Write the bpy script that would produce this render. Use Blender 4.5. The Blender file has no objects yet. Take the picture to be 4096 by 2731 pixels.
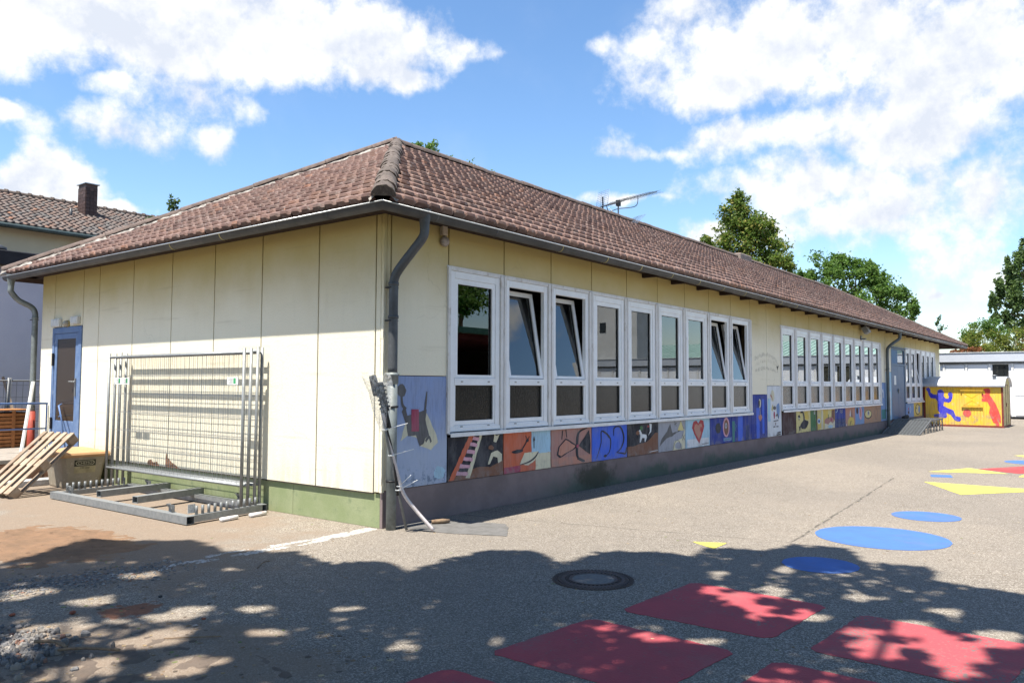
import bpy, math, random
from mathutils import Vector, Matrix, noise as mn
random.seed(7)
rnd = random.random
def U(a, b): return a + (b - a) * rnd()
SC = bpy.context.scene
COL = SC.collection

# ------------------------------------------------------------------ camera
F, YAW, PIT, ROL, CX, CY = 3168.017, 0.6582949, 0.0544599, 0.0038730, -6.114334, -6.550895
fw = Vector((math.cos(YAW)*math.cos(PIT), math.sin(YAW)*math.cos(PIT), math.sin(PIT)))
rt = Vector((math.sin(YAW), -math.cos(YAW), 0)); up = rt.cross(fw)
r2 = rt*math.cos(ROL)+up*math.sin(ROL); u2 = -rt*math.sin(ROL)+up*math.cos(ROL)
cd = bpy.data.cameras.new("camera"); cam = bpy.data.objects.new("camera", cd); COL.objects.link(cam)
cd.sensor_width = 36; cd.lens = 36*F/4096; cd.clip_end = 3000; cd.clip_start = 0.05
M = Matrix((r2, u2, -fw)).transposed().to_4x4(); M.translation = (CX, CY, 1.6)
cam.matrix_world = M
SC.camera = cam

# ------------------------------------------------------------------ node helpers
class NT:
    def __init__(s, tree): s.t = tree; s.n = tree.nodes; s.l = tree.links
    def node(s, typ, **kw):
        nd = s.n.new(typ)
        for k, v in kw.items(): setattr(nd, k, v)
        return nd
    def link(s, a, b): s.l.new(a, b)
    def setin(s, nd, k, v):
        if isinstance(v, bpy.types.NodeSocket): s.l.new(v, nd.inputs[k])
        else: nd.inputs[k].default_value = v
    def math(s, op, a, b=None, c=None, clamp=False):
        nd = s.n.new('ShaderNodeMath'); nd.operation = op; nd.use_clamp = clamp
        s.setin(nd, 0, a)
        if b is not None: s.setin(nd, 1, b)
        if c is not None: s.setin(nd, 2, c)
        return nd.outputs[0]
    def vmath(s, op, a, b=None):
        nd = s.n.new('ShaderNodeVectorMath'); nd.operation = op
        s.setin(nd, 0, a)
        if b is not None: s.setin(nd, 1, b)
        return nd.outputs['Value'] if op in ('DOT_PRODUCT', 'LENGTH') else nd.outputs[0]
    def mix(s, f, a, b, blend='MIX'):
        nd = s.n.new('ShaderNodeMix'); nd.data_type = 'RGBA'; nd.blend_type = blend
        s.setin(nd, 0, f)
        for i, v in ((6, a), (7, b)):
            if isinstance(v, (tuple, list)): v = tuple(v[:3])+(1,)
            s.setin(nd, i, v)
        return nd.outputs[2]
    def noise(s, vec, scale, detail=4, rough=.55, dist=0):
        nd = s.n.new('ShaderNodeTexNoise'); nd.inputs['Scale'].default_value = scale
        nd.inputs['Detail'].default_value = detail; nd.inputs['Roughness'].default_value = rough
        nd.inputs['Distortion'].default_value = dist
        if vec is not None: s.link(vec, nd.inputs['Vector'])
        return nd.outputs[0]
    def ramp(s, f, stops, interp='LINEAR'):
        nd = s.n.new('ShaderNodeValToRGB'); cr = nd.color_ramp; cr.interpolation = interp
        while len(cr.elements) < len(stops): cr.elements.new(.5)
        for e, (p, c) in zip(cr.elements, stops):
            e.position = p
            e.color = (c, c, c, 1) if isinstance(c, (int, float)) else tuple(c[:3])+(1,)
        s.setin(nd, 0, f)
        return nd.outputs[0]
    def mapr(s, v, a, b, c=0, d=1, smooth=True):
        nd = s.n.new('ShaderNodeMapRange'); nd.interpolation_type = 'SMOOTHSTEP' if smooth else 'LINEAR'
        s.setin(nd, 0, v)
        for i, x in enumerate((a, b, c, d)): s.setin(nd, i+1, x)
        return nd.outputs[0]
    def scalev(s, vec, sc):
        nd = s.n.new('ShaderNodeVectorMath'); nd.operation = 'MULTIPLY'; s.link(vec, nd.inputs[0]); nd.inputs[1].default_value = sc
        return nd.outputs[0]

# ------------------------------------------------------------------ world
W = bpy.data.worlds.new("World"); SC.world = W; W.use_nodes = True
W.node_tree.nodes.clear(); w = NT(W.node_tree)
SUN_EL = math.radians(68.5)
sky = w.node('ShaderNodeTexSky'); sky.sky_type = 'NISHITA'; sky.sun_disc = False
sky.sun_elevation = SUN_EL; sky.sun_rotation = math.radians(-92); sky.air_density = 1.0; sky.dust_density = 0.4; sky.ozone_density = 2.0
hs = w.node('ShaderNodeHueSaturation'); hs.inputs['Saturation'].default_value = 1.14; hs.inputs['Value'].default_value = 1.0
w.link(sky.outputs[0], hs.inputs['Color'])
tc = w.node('ShaderNodeTexCoord')
sep = w.node('ShaderNodeSeparateXYZ'); w.link(tc.outputs['Generated'], sep.inputs[0])
az = w.math('ARCTAN2', sep.outputs[1], sep.outputs[0]); el = w.math('ARCSINE', sep.outputs[2])
cmb = w.node('ShaderNodeCombineXYZ'); w.link(az, cmb.inputs[0]); w.link(el, cmb.inputs[1])
ae = cmb.outputs[0]
# cloud field in azimuth and elevation, edges broken by fractal noise
wn = w.node('ShaderNodeTexNoise'); wn.inputs['Scale'].default_value = 9; wn.inputs['Detail'].default_value = 6; w.link(tc.outputs['Generated'], wn.inputs['Vector'])
wofs = w.scalev(w.vmath('SUBTRACT', wn.outputs[1], (.5, .5, .5)), (.10, .07, 0))
p0 = w.vmath('ADD', ae, wofs)
clouds = [(1.195,.38,.15,.05,1.35),(1.047,.40,.19,.055,1.35),(.921,.41,.13,.052,1.3),(.84,.379,.041,.024,1),(.799,.366,.025,.014,1),(.73,.407,.042,.017,.8),(1.138,.325,.034,.01,.6),(1.036,.324,.039,.023,.5),(1.029,.283,.022,.018,.62),(1.156,.284,.049,.019,.5),(1.235,.286,.018,.011,.8),(1.172,.223,.048,.029,1.2),(1.116,.201,.029,.012,1),(1.223,.212,.037,.022,1.2),(.273,.393,.177,.058,1),(.129,.347,.091,.072,1),(.384,.358,.086,.033,1),(.183,.283,.1,.05,1),(.364,.293,.094,.021,.9),(.459,.287,.053,.011,.7),(.3,.238,.121,.027,.9),(.239,.198,.114,.029,.8),(.124,.211,.06,.05,.8),(.423,.181,.023,.019,1),(.513,.23,.049,.005,.5),(.176,.108,.026,.01,.7),(.118,.126,.036,.019,.5),(.532,.412,.02,.014,.5),(.203,.171,.056,.017,.5),(.447,.425,.058,.032,.6)]
cur = None
for a, e, sa, se, wt in clouds:
    d = w.scalev(w.vmath('SUBTRACT', p0, (a, e, 0)), (.80/sa, .80/se, 0))
    q = w.math('MULTIPLY_ADD', w.vmath('LENGTH', d), -.95*wt, .95*wt)
    cur = q if cur is None else w.math('MAXIMUM', cur, q)
# other clouds all round the sky outside the mapped window
n_far = w.noise(w.scalev(tc.outputs['Generated'], (1, 1, 2.2)), 2.3, 5, .55)
inwin = w.math('MULTIPLY', w.mapr(w.vmath('LENGTH', w.scalev(w.vmath('SUBTRACT', ae, (.66, .2, 0)), (1/.75, 1/.36, 0))), .85, 1.15), 1.0)
far = w.math('MULTIPLY', w.mapr(n_far, .56, .78, -.5, .9), inwin)
cur = w.math('MAXIMUM', w.math('MAXIMUM', cur, -1.2), w.math('SUBTRACT', far, w.math('MULTIPLY', w.math('SUBTRACT', 1.0, inwin), 1.2)))
fb = w.noise(tc.outputs['Generated'], 13, 9, .62)
fb2 = w.noise(tc.outputs['Generated'], 6, 5, .6)
dens = w.math('ADD', cur, w.math('MULTIPLY_ADD', fb, 2.5, -1.25))
mask = w.mapr(dens, -.18, .58, 0, 1)
veil = w.math('MULTIPLY', w.mapr(fb2, .50, .8, 0, .22), 1.0)
mask = w.math('MAXIMUM', mask, w.math('MULTIPLY', veil, w.mapr(el, .02, .35, 1, .25)))
fbu = w.noise(w.vmath('ADD', tc.outputs['Generated'], (-.006, .0, .022)), 13, 9, .62)
emb = w.math('MULTIPLY', w.math('SUBTRACT', fb, fbu), 2.2)
thick = w.mapr(dens, .35, 1.1)
shade = w.mapr(w.math('ADD', w.math('ADD', emb, w.math('MULTIPLY_ADD', fb2, 1.5, -.30)), w.math('MULTIPLY', thick, -.24)), .05, .62, 1, 0, False)
# w: shade 1 = greyer underside, 0 = bright
ccol = w.mix(shade, (.51, .51, .505), (.35, .375, .425))
bgs = w.node('ShaderNodeBackground'); w.link(hs.outputs[0], bgs.inputs[0]); bgs.inputs[1].default_value = .102
bgc = w.node('ShaderNodeBackground'); w.link(ccol, bgc.inputs[0]); bgc.inputs[1].default_value = 1.0
ms = w.node('ShaderNodeMixShader'); w.link(mask, ms.inputs[0]); w.link(bgs.outputs[0], ms.inputs[1]); w.link(bgc.outputs[0], ms.inputs[2])
wo = w.node('ShaderNodeOutputWorld'); w.link(ms.outputs[0], wo.inputs[0])
W.cycles.sampling_method = 'MANUAL'; W.cycles.sample_map_resolution = 512

# ------------------------------------------------------------------ sun, exposure
sd = bpy.data.lights.new("sun", 'SUN'); sd.energy = 5.0; sd.angle = math.radians(.55); sd.color = (1, .945, .85)
sun = bpy.data.objects.new("sun", sd); COL.objects.link(sun)
SD = Vector((1, -.035, -math.tan(SUN_EL))).normalized()      # direction the light travels
sun.rotation_euler = SD.to_track_quat('-Z', 'Y').to_euler()
SC.view_settings.view_transform = 'Standard'; SC.view_settings.look = 'None'
SC.view_settings.exposure = 1.19; SC.view_settings.gamma = 1; SC.view_settings.use_curve_mapping = False

# ------------------------------------------------------------------ material helpers
MATS = {}
def base(name, rough=.8, spec=.3):
    m = bpy.data.materials.new(name); m.use_nodes = True
    t = NT(m.node_tree); b = t.n['Principled BSDF']
    b.inputs['Roughness'].default_value = rough; b.inputs['Specular IOR Level'].default_value = spec
    return m, t, b
def pos(t): return t.node('ShaderNodeNewGeometry').outputs['Position']
def bump(t, b, h, dist=.01, strength=.5):
    n = t.node('ShaderNodeBump'); n.inputs['Distance'].default_value = dist; n.inputs['Strength'].default_value = strength
    t.setin(n, 'Height', h); t.link(n.outputs[0], b.inputs['Normal'])
def mat(name, col, col2=None, rough=.8, scale=6, amt=.35, fine=60, metal=0, spec=.3, bd=.002, bs=.4, stretch=(1, 1, 1), obj_rand=0, dirt=None, dirt_amt=.5):
    if name in MATS: return MATS[name]
    m, t, b = base(name, rough, spec); P = t.scalev(pos(t), stretch)
    if col2 is None: col2 = tuple(c*(1-amt) for c in col)
    n1 = t.noise(P, scale, 5, .6); n2 = t.noise(P, fine, 3, .6)
    c = t.mix(t.mapr(n1, .35, .68), col, col2)
    c = t.mix(t.math('MULTIPLY', t.mapr(n2, .3, .7, 1, 0), .25), c, tuple(x*.7 for x in col))
    if dirt: c = t.mix(t.math('MULTIPLY', t.mapr(t.noise(P, scale*2.7, 6, .65), .55, .72), dirt_amt), c, dirt)
    if obj_rand:
        oi = t.node('ShaderNodeObjectInfo').outputs['Random']; ri = t.node('ShaderNodeNewGeometry').outputs['Random Per Island']
        r = t.math('FRACT', t.math('ADD', oi, ri))
        hsv = t.node('ShaderNodeHueSaturation'); t.link(c, hsv.inputs['Color']); t.link(t.mapr(r, 0, 1, 1-obj_rand, 1+obj_rand, False), hsv.inputs['Value'])
        c = hsv.outputs[0]
    t.link(c, b.inputs['Base Color']); b.inputs['Metallic'].default_value = metal
    t.link(t.mapr(n1, .3, .7, max(0, rough-.08), min(1, rough+.1)), b.inputs['Roughness'])
    if bs: bump(t, b, n2, bd, bs)
    MATS[name] = m; return m

# plaster: cream paint, deepening to mustard towards the top, dirt runs and fine grain
def plaster_mat(name='plaster', sun_side=False):
    m, t, b = base(name, .88, .2); P = pos(t); s = t.node('ShaderNodeSeparateXYZ'); t.link(P, s.inputs[0]); z = s.outputs[2]
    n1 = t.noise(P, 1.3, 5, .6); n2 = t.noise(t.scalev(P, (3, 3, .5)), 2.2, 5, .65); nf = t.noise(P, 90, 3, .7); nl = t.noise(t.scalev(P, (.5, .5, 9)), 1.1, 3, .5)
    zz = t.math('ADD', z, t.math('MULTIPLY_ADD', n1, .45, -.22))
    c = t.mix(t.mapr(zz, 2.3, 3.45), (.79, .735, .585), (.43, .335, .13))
    c = t.mix(t.math('MULTIPLY', t.mapr(n2, .50, .78), .12), c, (.42, .37, .26))
    c = t.mix(t.math('MULTIPLY', t.mapr(nl, .60, .74), .22), c, (.30, .25, .14))
    c = t.mix(t.math('MULTIPLY', t.mapr(nf, .25, .6, 1, 0), .22), c, (.42, .36, .2))
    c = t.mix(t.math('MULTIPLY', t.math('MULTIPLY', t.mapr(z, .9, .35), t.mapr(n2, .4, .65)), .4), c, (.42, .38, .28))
    sp = t.mapr(t.noise(P, 7, 6, .75), .70, .76)
    c = t.mix(t.math('MULTIPLY', sp, .55), c, (.16, .13, .09))
    # hairline cracks
    vo = t.node('ShaderNodeTexVoronoi'); vo.feature = 'DISTANCE_TO_EDGE'; vo.inputs['Scale'].default_value = .7
    wv = t.node('ShaderNodeTexNoise'); wv.inputs['Scale'].default_value = 3; wv.inputs['Detail'].default_value = 5; t.link(P, wv.inputs['Vector'])
    t.link(t.vmath('ADD', P, t.scalev(wv.outputs[1], (.55, .55, .55))), vo.inputs['Vector'])
    ck = t.math('MULTIPLY', t.mapr(vo.outputs[0], .0, .006, 1, 0), t.mapr(t.noise(P, .9, 2), .52, .6))
    c = t.mix(t.math('MULTIPLY', ck, .22), c, (.25, .21, .13))
    t.link(c, b.inputs['Base Color']); bump(t, b, t.math('ADD', nf, t.math('MULTIPLY', t.noise(P, 30, 4), .8)), .006, .6)
    return m
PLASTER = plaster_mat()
JOINT = mat('joint_sealant', (.08, .058, .03), rough=.9)

def ground_mat():
    m, t, b = base('asphalt', .93, .12); P = pos(t)
    s = t.node('ShaderNodeSeparateXYZ'); t.link(P, s.inputs[0])
    v1 = t.node('ShaderNodeTexVoronoi'); v1.inputs['Scale'].default_value = 140; t.link(P, v1.inputs['Vector'])
    v2 = t.node('ShaderNodeTexVoronoi'); v2.inputs['Scale'].default_value = 85; t.link(P, v2.inputs['Vector'])
    def sepc(v):
        q = t.node('ShaderNodeSeparateColor'); t.link(v, q.inputs[0]); return q
    c1 = sepc(v1.outputs['Color']); c2 = sepc(v2.outputs['Color'])
    big = t.noise(P, .55, 5, .6); med = t.noise(P, 3.5, 5, .6)
    st = t.ramp(c1.outputs[0], [(0, (.05, .044, .038)), (.40, (.12, .107, .092)), (.68, (.215, .19, .16)), (.88, (.34, .305, .26)), (1, (.52, .48, .42))])
    c = t.mix(t.mapr(c2.outputs[1], .90, .93), st, (.40, .365, .325))
    c = t.mix(.36, c, (.215, .18, .138))
    c = t.mix(t.math('MULTIPLY', t.mapr(big, .35, .65), .35), c, (.225, .195, .162))
    c = t.mix(t.math('MULTIPLY', t.mapr(med, .52, .75), .22), c, (.09, .083, .076))
    lg = t.noise(P, .22, 4, .6); c = t.mix(t.math('MULTIPLY', t.mapr(lg, .42, .62), .22), c, (.10, .094, .09))
    fz = t.mapr(t.noise(P, 1.1, 7, .72), .60, .68); c = t.mix(t.math('MULTIPLY', fz, .28), c, (.24, .205, .165))
    # sandy dirt washed over the asphalt on the left, by the end wall
    def blob(cx, cy, rx, ry):
        d = t.scalev(t.vmath('SUBTRACT', P, (cx, cy, 0)), (1/rx, 1/ry, 0))
        return t.math('SUBTRACT', 1.0, t.vmath('LENGTH', d))
    f = t.math('MAXIMUM', blob(-2.5, 2.0, 2.0, 3.2), blob(-4.2, -2.2, 1.5, 2.1))
    f = t.math('MAXIMUM', f, blob(-1.0, 4.0, 1.6, 4.2))
    f = t.math('ADD', f, t.math('MULTIPLY_ADD', t.noise(P, 1.7, 6, .62), 1.5, -.78))
    sand = t.mix(t.noise(P, 6, 5, .6), (.215, .155, .11), (.165, .13, .10))
    sand = t.mix(t.math('MULTIPLY', t.mapr(c1.outputs[1], .6, .95), .4), sand, (.30, .26, .21))
    c = t.mix(t.math('MULTIPLY', t.mapr(f, -.02, .42), .78), c, sand)
    f2 = t.math('ADD', blob(-2.55, 1.95, .75, 1.3), t.math('MULTIPLY_ADD', t.noise(P, 4, 6, .6), 1.2, -.6))
    c = t.mix(t.math('MULTIPLY', t.mapr(f2, .1, .5), .9), c, (.225, .135, .075))
    f3 = t.math('ADD', blob(-3.25, -.95, .35, .3), t.math('MULTIPLY_ADD', t.noise(P, 9, 6, .6), 1.6, -.9))
    c = t.mix(t.math('MULTIPLY', t.mapr(f3, .25, .45), .8), c, (.22, .08, .04))
    # paving lane seams
    def seam(ax, ay, bx, by, wd):
        dx, dy = bx-ax, by-ay; L = math.hypot(dx, dy)
        ov = t.vmath('DOT_PRODUCT', t.vmath('SUBTRACT', P, (ax, ay, 0)), (-dy/L, dx/L, 0))
        al = t.vmath('DOT_PRODUCT', t.vmath('SUBTRACT', P, (ax, ay, 0)), (dx/L, dy/L, 0))
        ov = t.math('ADD', ov, t.math('MULTIPLY_ADD', med, .10, -.05))
        k = t.mapr(t.math('ABSOLUTE', ov), wd*.4, wd*1.6, 1, 0)
        return t.math('MULTIPLY', k, t.math('MULTIPLY', t.mapr(al, -.02, .05), t.mapr(al, L-.05, L+.02, 1, 0)))
    sm = t.math('MAXIMUM', seam(1.3, .02, 2.14, -3.8, .012), seam(2.14, -3.8, 9, -3.3, .014))
    sm = t.math('MULTIPLY', sm, t.mapr(t.noise(P, 5, 3), .35, .55))
    c = t.mix(t.math('MULTIPLY', sm, .75), c, (.05, .046, .042))
    # damp green grime right by the plinth
    t.link(c, b.inputs['Base Color'])
    h = t.math('ADD', t.math('MULTIPLY', v1.outputs['Distance'], -1.0), t.math('MULTIPLY', t.noise(P, 25, 3), .6))
    bump(t, b, h, .004, .55)
    return m
GROUND = ground_mat()

def tile_mat():
    m, t, b = base('clay_tile', .72, .3); P = pos(t)
    oi = t.node('ShaderNodeObjectInfo').outputs['Random']; ri = t.node('ShaderNodeNewGeometry').outputs['Random Per Island']
    r = t.math('FRACT', t.math('ADD', oi, ri))
    big = t.noise(P, .8, 4)
    c = t.ramp(t.math('FRACT', t.math('ADD', r, t.math('MULTIPLY', big, .25))), [(0, (.10, .058, .048)), (.2, (.15, .089, .073)), (.5, (.185, .113, .091)), (.75, (.135, .091, .077)), (.975, (.19, .11, .082)), (1, (.26, .13, .085))])
    n = t.noise(P, 16, 6, .7)
    c = t.mix(t.math('MULTIPLY', t.mapr(n, .52, .68), .5), c, (.34, .295, .27))
    c = t.mix(t.math('MULTIPLY', t.mapr(t.noise(P, 9, 6, .7), .52, .7), .55), c, (.06, .045, .04))
    t.link(c, b.inputs['Base Color']); bump(t, b, t.noise(P, 70, 3), .003, .4)
    return m
TILE = tile_mat()
RIDGE = mat('ridge_clay', (.135, .098, .082), (.09, .07, .062), rough=.85, scale=9, dirt=(.20, .185, .16), dirt_amt=.55, obj_rand=.15, bd=.006)
HIPM = mat('lichen_ridge_clay', (.085, .066, .058), (.13, .108, .093), rough=.9, scale=14, dirt=(.27, .245, .18), dirt_amt=.8, obj_rand=.2, bd=.01, bs=.8)
MORTAR = mat('mortar', (.36, .335, .30), (.13, .115, .10), rough=.95, scale=14, bd=.01, bs=.9)
ZINC = mat('zinc_gutter', (.095, .097, .10), (.07, .071, .073), rough=.6, metal=.1, spec=.5, scale=3, dirt=(.12, .11, .09))
ZINCB = mat('bright_zinc_edge', (.55, .57, .58), (.42, .43, .44), rough=.35, metal=.6, spec=.5, scale=5)
PIPE = mat('zinc_pipe', (.075, .08, .087), (.055, .06, .064), rough=.55, metal=.15, spec=.5, scale=5, dirt=(.13, .135, .13), dirt_amt=.35)
PIPEG = mat('grey_green_pipe', (.20, .225, .225), (.14, .155, .15), rough=.55, metal=.2, spec=.5, scale=7, dirt=(.32, .33, .32))
YBRK = mat('yellow_bracket', (.50, .42, .17), rough=.6)
DWOOD = mat('dark_soffit_wood', (.045, .028, .021), rough=.85, scale=10)
PLINA = mat('green_plinth_paint', (.22, .26, .13), (.27, .30, .17), rough=.85, scale=3, dirt=(.16, .20, .11), dirt_amt=.8, bd=.004)
def plinthb():
    m, t, b = base('brown_plinth_paint', .85, .2); P = pos(t); s = t.node('ShaderNodeSeparateXYZ'); t.link(P, s.inputs[0])
    n = t.noise(P, 1.6, 6, .65)
    c = t.mix(t.mapr(n, .35, .65), (.215, .168, .165), (.165, .13, .125))
    low = t.mapr(t.math('ADD', s.outputs[2], t.math('MULTIPLY_ADD', n, .9, -.45)), .28, .02)
    lx = t.mapr(s.outputs[0], 2.5, 4.2)
    g = t.mix(t.noise(P, 3, 4), (.05, .075, .045), (.055, .10, .08))
    c = t.mix(t.math('MULTIPLY', t.math('MULTIPLY', low, lx), .8), c, g)
    d = t.vmath('LENGTH', t.scalev(t.vmath('SUBTRACT', P, (4.5, 0, .18)), (1/.75, 0, 1/.32)))
    k = t.math('ADD', t.math('SUBTRACT', 1.0, d), t.math('MULTIPLY_ADD', t.noise(P, 5, 6, .7), 1.4, -.75))
    c = t.mix(t.math('MULTIPLY', t.mapr(k, -.1, .6), .85), c, (.045, .045, .032))
    t.link(c, b.inputs['Base Color']); bump(t, b, t.noise(P, 60, 4), .005, .5)
    return m
PLINB = plinthb()
PVC = mat('white_pvc', (.78, .79, .80), (.72, .73, .74), rough=.42, scale=4, spec=.4, bs=.05)
OLDW = mat('old_white_paint', (.68, .67, .66), (.60, .58, .56), rough=.6, scale=6, dirt=(.33, .27, .22), dirt_amt=.65, stretch=(1, 1, .35))
SILL = mat('white_sill', (.74, .74, .74), (.64, .64, .63), rough=.45, scale=8)
RUB = mat('black_gasket', (.02, .02, .02), rough=.6)
HINGE = mat('hinge_cap', (.42, .41, .39), rough=.5)
def glass_mat(name, tint=(.55, .58, .58), k=1.0):
    m = bpy.data.materials.new(name); m.use_nodes = True; t = NT(m.node_tree); t.n.remove(t.n['Principled BSDF'])
    fr = t.node('ShaderNodeFresnel'); fr.inputs[0].default_value = 1.52
    f = t.math('MULTIPLY_ADD', fr.outputs[0], 1.7*k, .03, clamp=True)
    tr = t.node('ShaderNodeBsdfTransparent'); tr.inputs[0].default_value = tuple(tint)+(1,)
    gl = t.node('ShaderNodeBsdfGlossy'); gl.inputs['Roughness'].default_value = .0; gl.inputs[0].default_value = (.92, .95, .97, 1)
    bm = t.node('ShaderNodeBump'); bm.inputs['Distance'].default_value = .002; bm.inputs['Strength'].default_value = .04
    t.link(t.noise(pos(t), 1.4, 2), bm.inputs['Height']); t.link(bm.outputs[0], gl.inputs['Normal'])
    mx = t.node('ShaderNodeMixShader'); t.link(f, mx.inputs[0]); t.link(tr.outputs[0], mx.inputs[1]); t.link(gl.outputs[0], mx.inputs[2])
    t.link(mx.outputs[0], t.n['Material Output'].inputs[0]); return m
GLASS = glass_mat('window_glass')
def frost():
    m = bpy.data.materials.new('frosted_glass'); m.use_nodes = True; t = NT(m.node_tree); b = t.n['Principled BSDF']
    b.inputs['Base Color'].default_value = (.022, .021, .018, 1); b.inputs['Roughness'].default_value = .2; b.inputs['Specular IOR Level'].default_value = .38; b.inputs['IOR'].default_value = 1.5
    bump(t, b, t.noise(t.scalev(pos(t), (1, 1, .55)), 60, 3, .5, 1.0), .006, .35)
    return m
FROST = frost()
DARKR = mat('dark_room', (.10, .085, .065), rough=.9)
GALV = mat('galvanised_steel', (.27, .285, .29), (.21, .22, .225), rough=.5, metal=.4, spec=.5, scale=14, fine=120)
GALVD = mat('dull_galvanised', (.19, .20, .205), (.145, .152, .157), rough=.55, metal=.4, spec=.5, scale=14)
RUSTY = mat('rusty_steel', (.22, .12, .08), (.30, .2, .15), rough=.8, scale=20)
BLUED = mat('blue_door_paint', (.105, .17, .32), (.15, .225, .37), rough=.5, scale=6, dirt=(.30, .34, .44), dirt_amt=.5)
BLUEG = mat('blue_grey_door', (.105, .165, .25), (.14, .20, .28), rough=.55, scale=2.5, dirt=(.06, .08, .11), dirt_amt=.6, stretch=(1, 1, .5))
WHITEM = mat('white_metal_panel', (.80, .81, .82), (.76, .77, .79), rough=.45, scale=1.5, bs=.03)
FASC = mat('grey_fascia', (.52, .55, .60), (.47, .50, .55), rough=.4, metal=.1, scale=2, bs=.03)
DARKG = mat('dark_metal', (.045, .05, .055), rough=.5)
PAWOOD = mat('pallet_wood', (.27, .195, .135), (.34, .275, .21), rough=.85, scale=7, fine=90, obj_rand=.18, dirt=(.22, .14, .09), bd=.004)
ORWOOD = mat('orange_slat_wood', (.45, .20, .075), (.34, .14, .05), rough=.7, scale=9, obj_rand=.2)
CONC = mat('concrete', (.30, .27, .235), (.22, .195, .17), rough=.95, scale=7, dirt=(.26, .14, .09), bd=.008, bs=.7)
BSTONE = mat('red_brown_stone', (.30, .17, .11), (.22, .13, .09), rough=.9, scale=8, dirt=(.4, .3, .22))
WHITEP = mat('white_paint', (.80, .80, .78), (.70, .69, .66), rough=.6, scale=10)
REDP = mat('red_pipe_paint', (.34, .055, .035), (.26, .05, .035), rough=.55, scale=6)
BLUER = mat('blue_rail_paint', (.075, .15, .34), (.12, .19, .36), rough=.5, scale=25, dirt=(.20, .15, .12), dirt_amt=.7)
GRITB = mat('beige_grit_bin', (.34, .295, .225), (.30, .26, .20), rough=.7, scale=5, dirt=(.52, .47, .38), dirt_amt=.6)
ORLID = mat('orange_lid', (.44, .265, .135), (.40, .24, .12), rough=.5, scale=5)
BLACKP = mat('black_plastic', (.02, .02, .022), rough=.5)
GREYP = mat('grey_plastic', (.20, .20, .21), rough=.5)
WALLW = mat('pale_render', (.62, .63, .68), (.58, .59, .65), rough=.9, scale=2)
HOUSEW = mat('house_render', (.56, .50, .36), (.50, .45, .33), rough=.9, scale=1.2)
SLATE = mat('brown_shingle', (.085, .052, .043), rough=.6, obj_rand=.25, scale=8)
IRON = mat('cast_iron', (.055, .043, .04), (.09, .065, .055), rough=.6, metal=.3, scale=20, spec=.5)
def paint(nm, col, worn=.35, under=(.2, .18, .16), rough=.75, sc=14, pale=0):
    nm = 'paint_'+nm
    if nm in MATS: return MATS[nm]
    m, t, b = base(nm, rough, .25); P = pos(t)
    n = t.noise(t.scalev(P, (1, 1, .5)), sc*.35, 5, .65); c = t.mix(t.math('MULTIPLY', t.mapr(n, .4, .66), .45), col, tuple(min(1, x*.5+.14) for x in col))
    st = t.noise(t.scalev(P, (1, 1, .12)), sc*2.4, 4, .6); c = t.mix(t.math('MULTIPLY', t.mapr(st, .45, .7), .35), c, tuple(x*.45 for x in col))
    sp = t.node('ShaderNodeSeparateXYZ'); t.link(P, sp.inputs[0]); lo = t.math('MULTIPLY', t.mapr(sp.outputs[2], .60, .40), t.mapr(t.noise(P, 6, 5, .7), .45, .6)); c = t.mix(t.math('MULTIPLY', lo, .5), c, (.22, .21, .20))
    if nm == 'paint_gblue':
        pz = t.math('ADD', sp.outputs[2], t.math('MULTIPLY_ADD', t.noise(t.scalev(P, (1, 1, .4)), 5, 6, .7), 1.2, -.6)); c = t.mix(t.math('MULTIPLY', t.mapr(pz, 1.35, .75), .6), c, (.42, .47, .55))
        c = t.mix(t.math('MULTIPLY', t.math('MULTIPLY', t.mapr(sp.outputs[2], .75, .42), t.mapr(t.noise(P, 11, 6, .75), .5, .6)), .7), c, (.06, .10, .16))
    c = t.mix(t.math('MULTIPLY', t.mapr(t.noise(P, sc, 7, .72), .60, .66), worn), c, under)
    t.link(c, b.inputs['Base Color']); bump(t, b, t.noise(P, 80, 3), .003, .4); MATS[nm] = m; return m
def gpaint(nm, col, worn, thr=.60):
    nm = 'ground_paint_'+nm
    if nm in MATS: return MATS[nm]
    m, t, b = base(nm, .8, .25); P = pos(t)
    n = t.noise(P, 4, 5, .6); c = t.mix(t.math('MULTIPLY', t.mapr(n, .38, .66), .4), col, tuple(x*.62+.02 for x in col))
    wv = t.math('ADD', t.noise(P, 38, 6, .75), t.math('MULTIPLY_ADD', t.noise(P, 2.3, 4), .5, -.25))
    c = t.mix(t.math('MULTIPLY', t.mapr(wv, thr, thr+.05), worn), c, (.13, .12, .112))
    v = t.node('ShaderNodeTexVoronoi'); v.inputs['Scale'].default_value = 60; t.link(P, v.inputs['Vector'])
    c = t.mix(t.math('MULTIPLY', t.mapr(t.noise(P, 1.6, 6, .7), .5, .72), .30), c, (.15, .13, .12))
    t.link(c, b.inputs['Base Color']); bump(t, b, v.outputs['Distance'], .003, .5); MATS[nm] = m; return m

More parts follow.
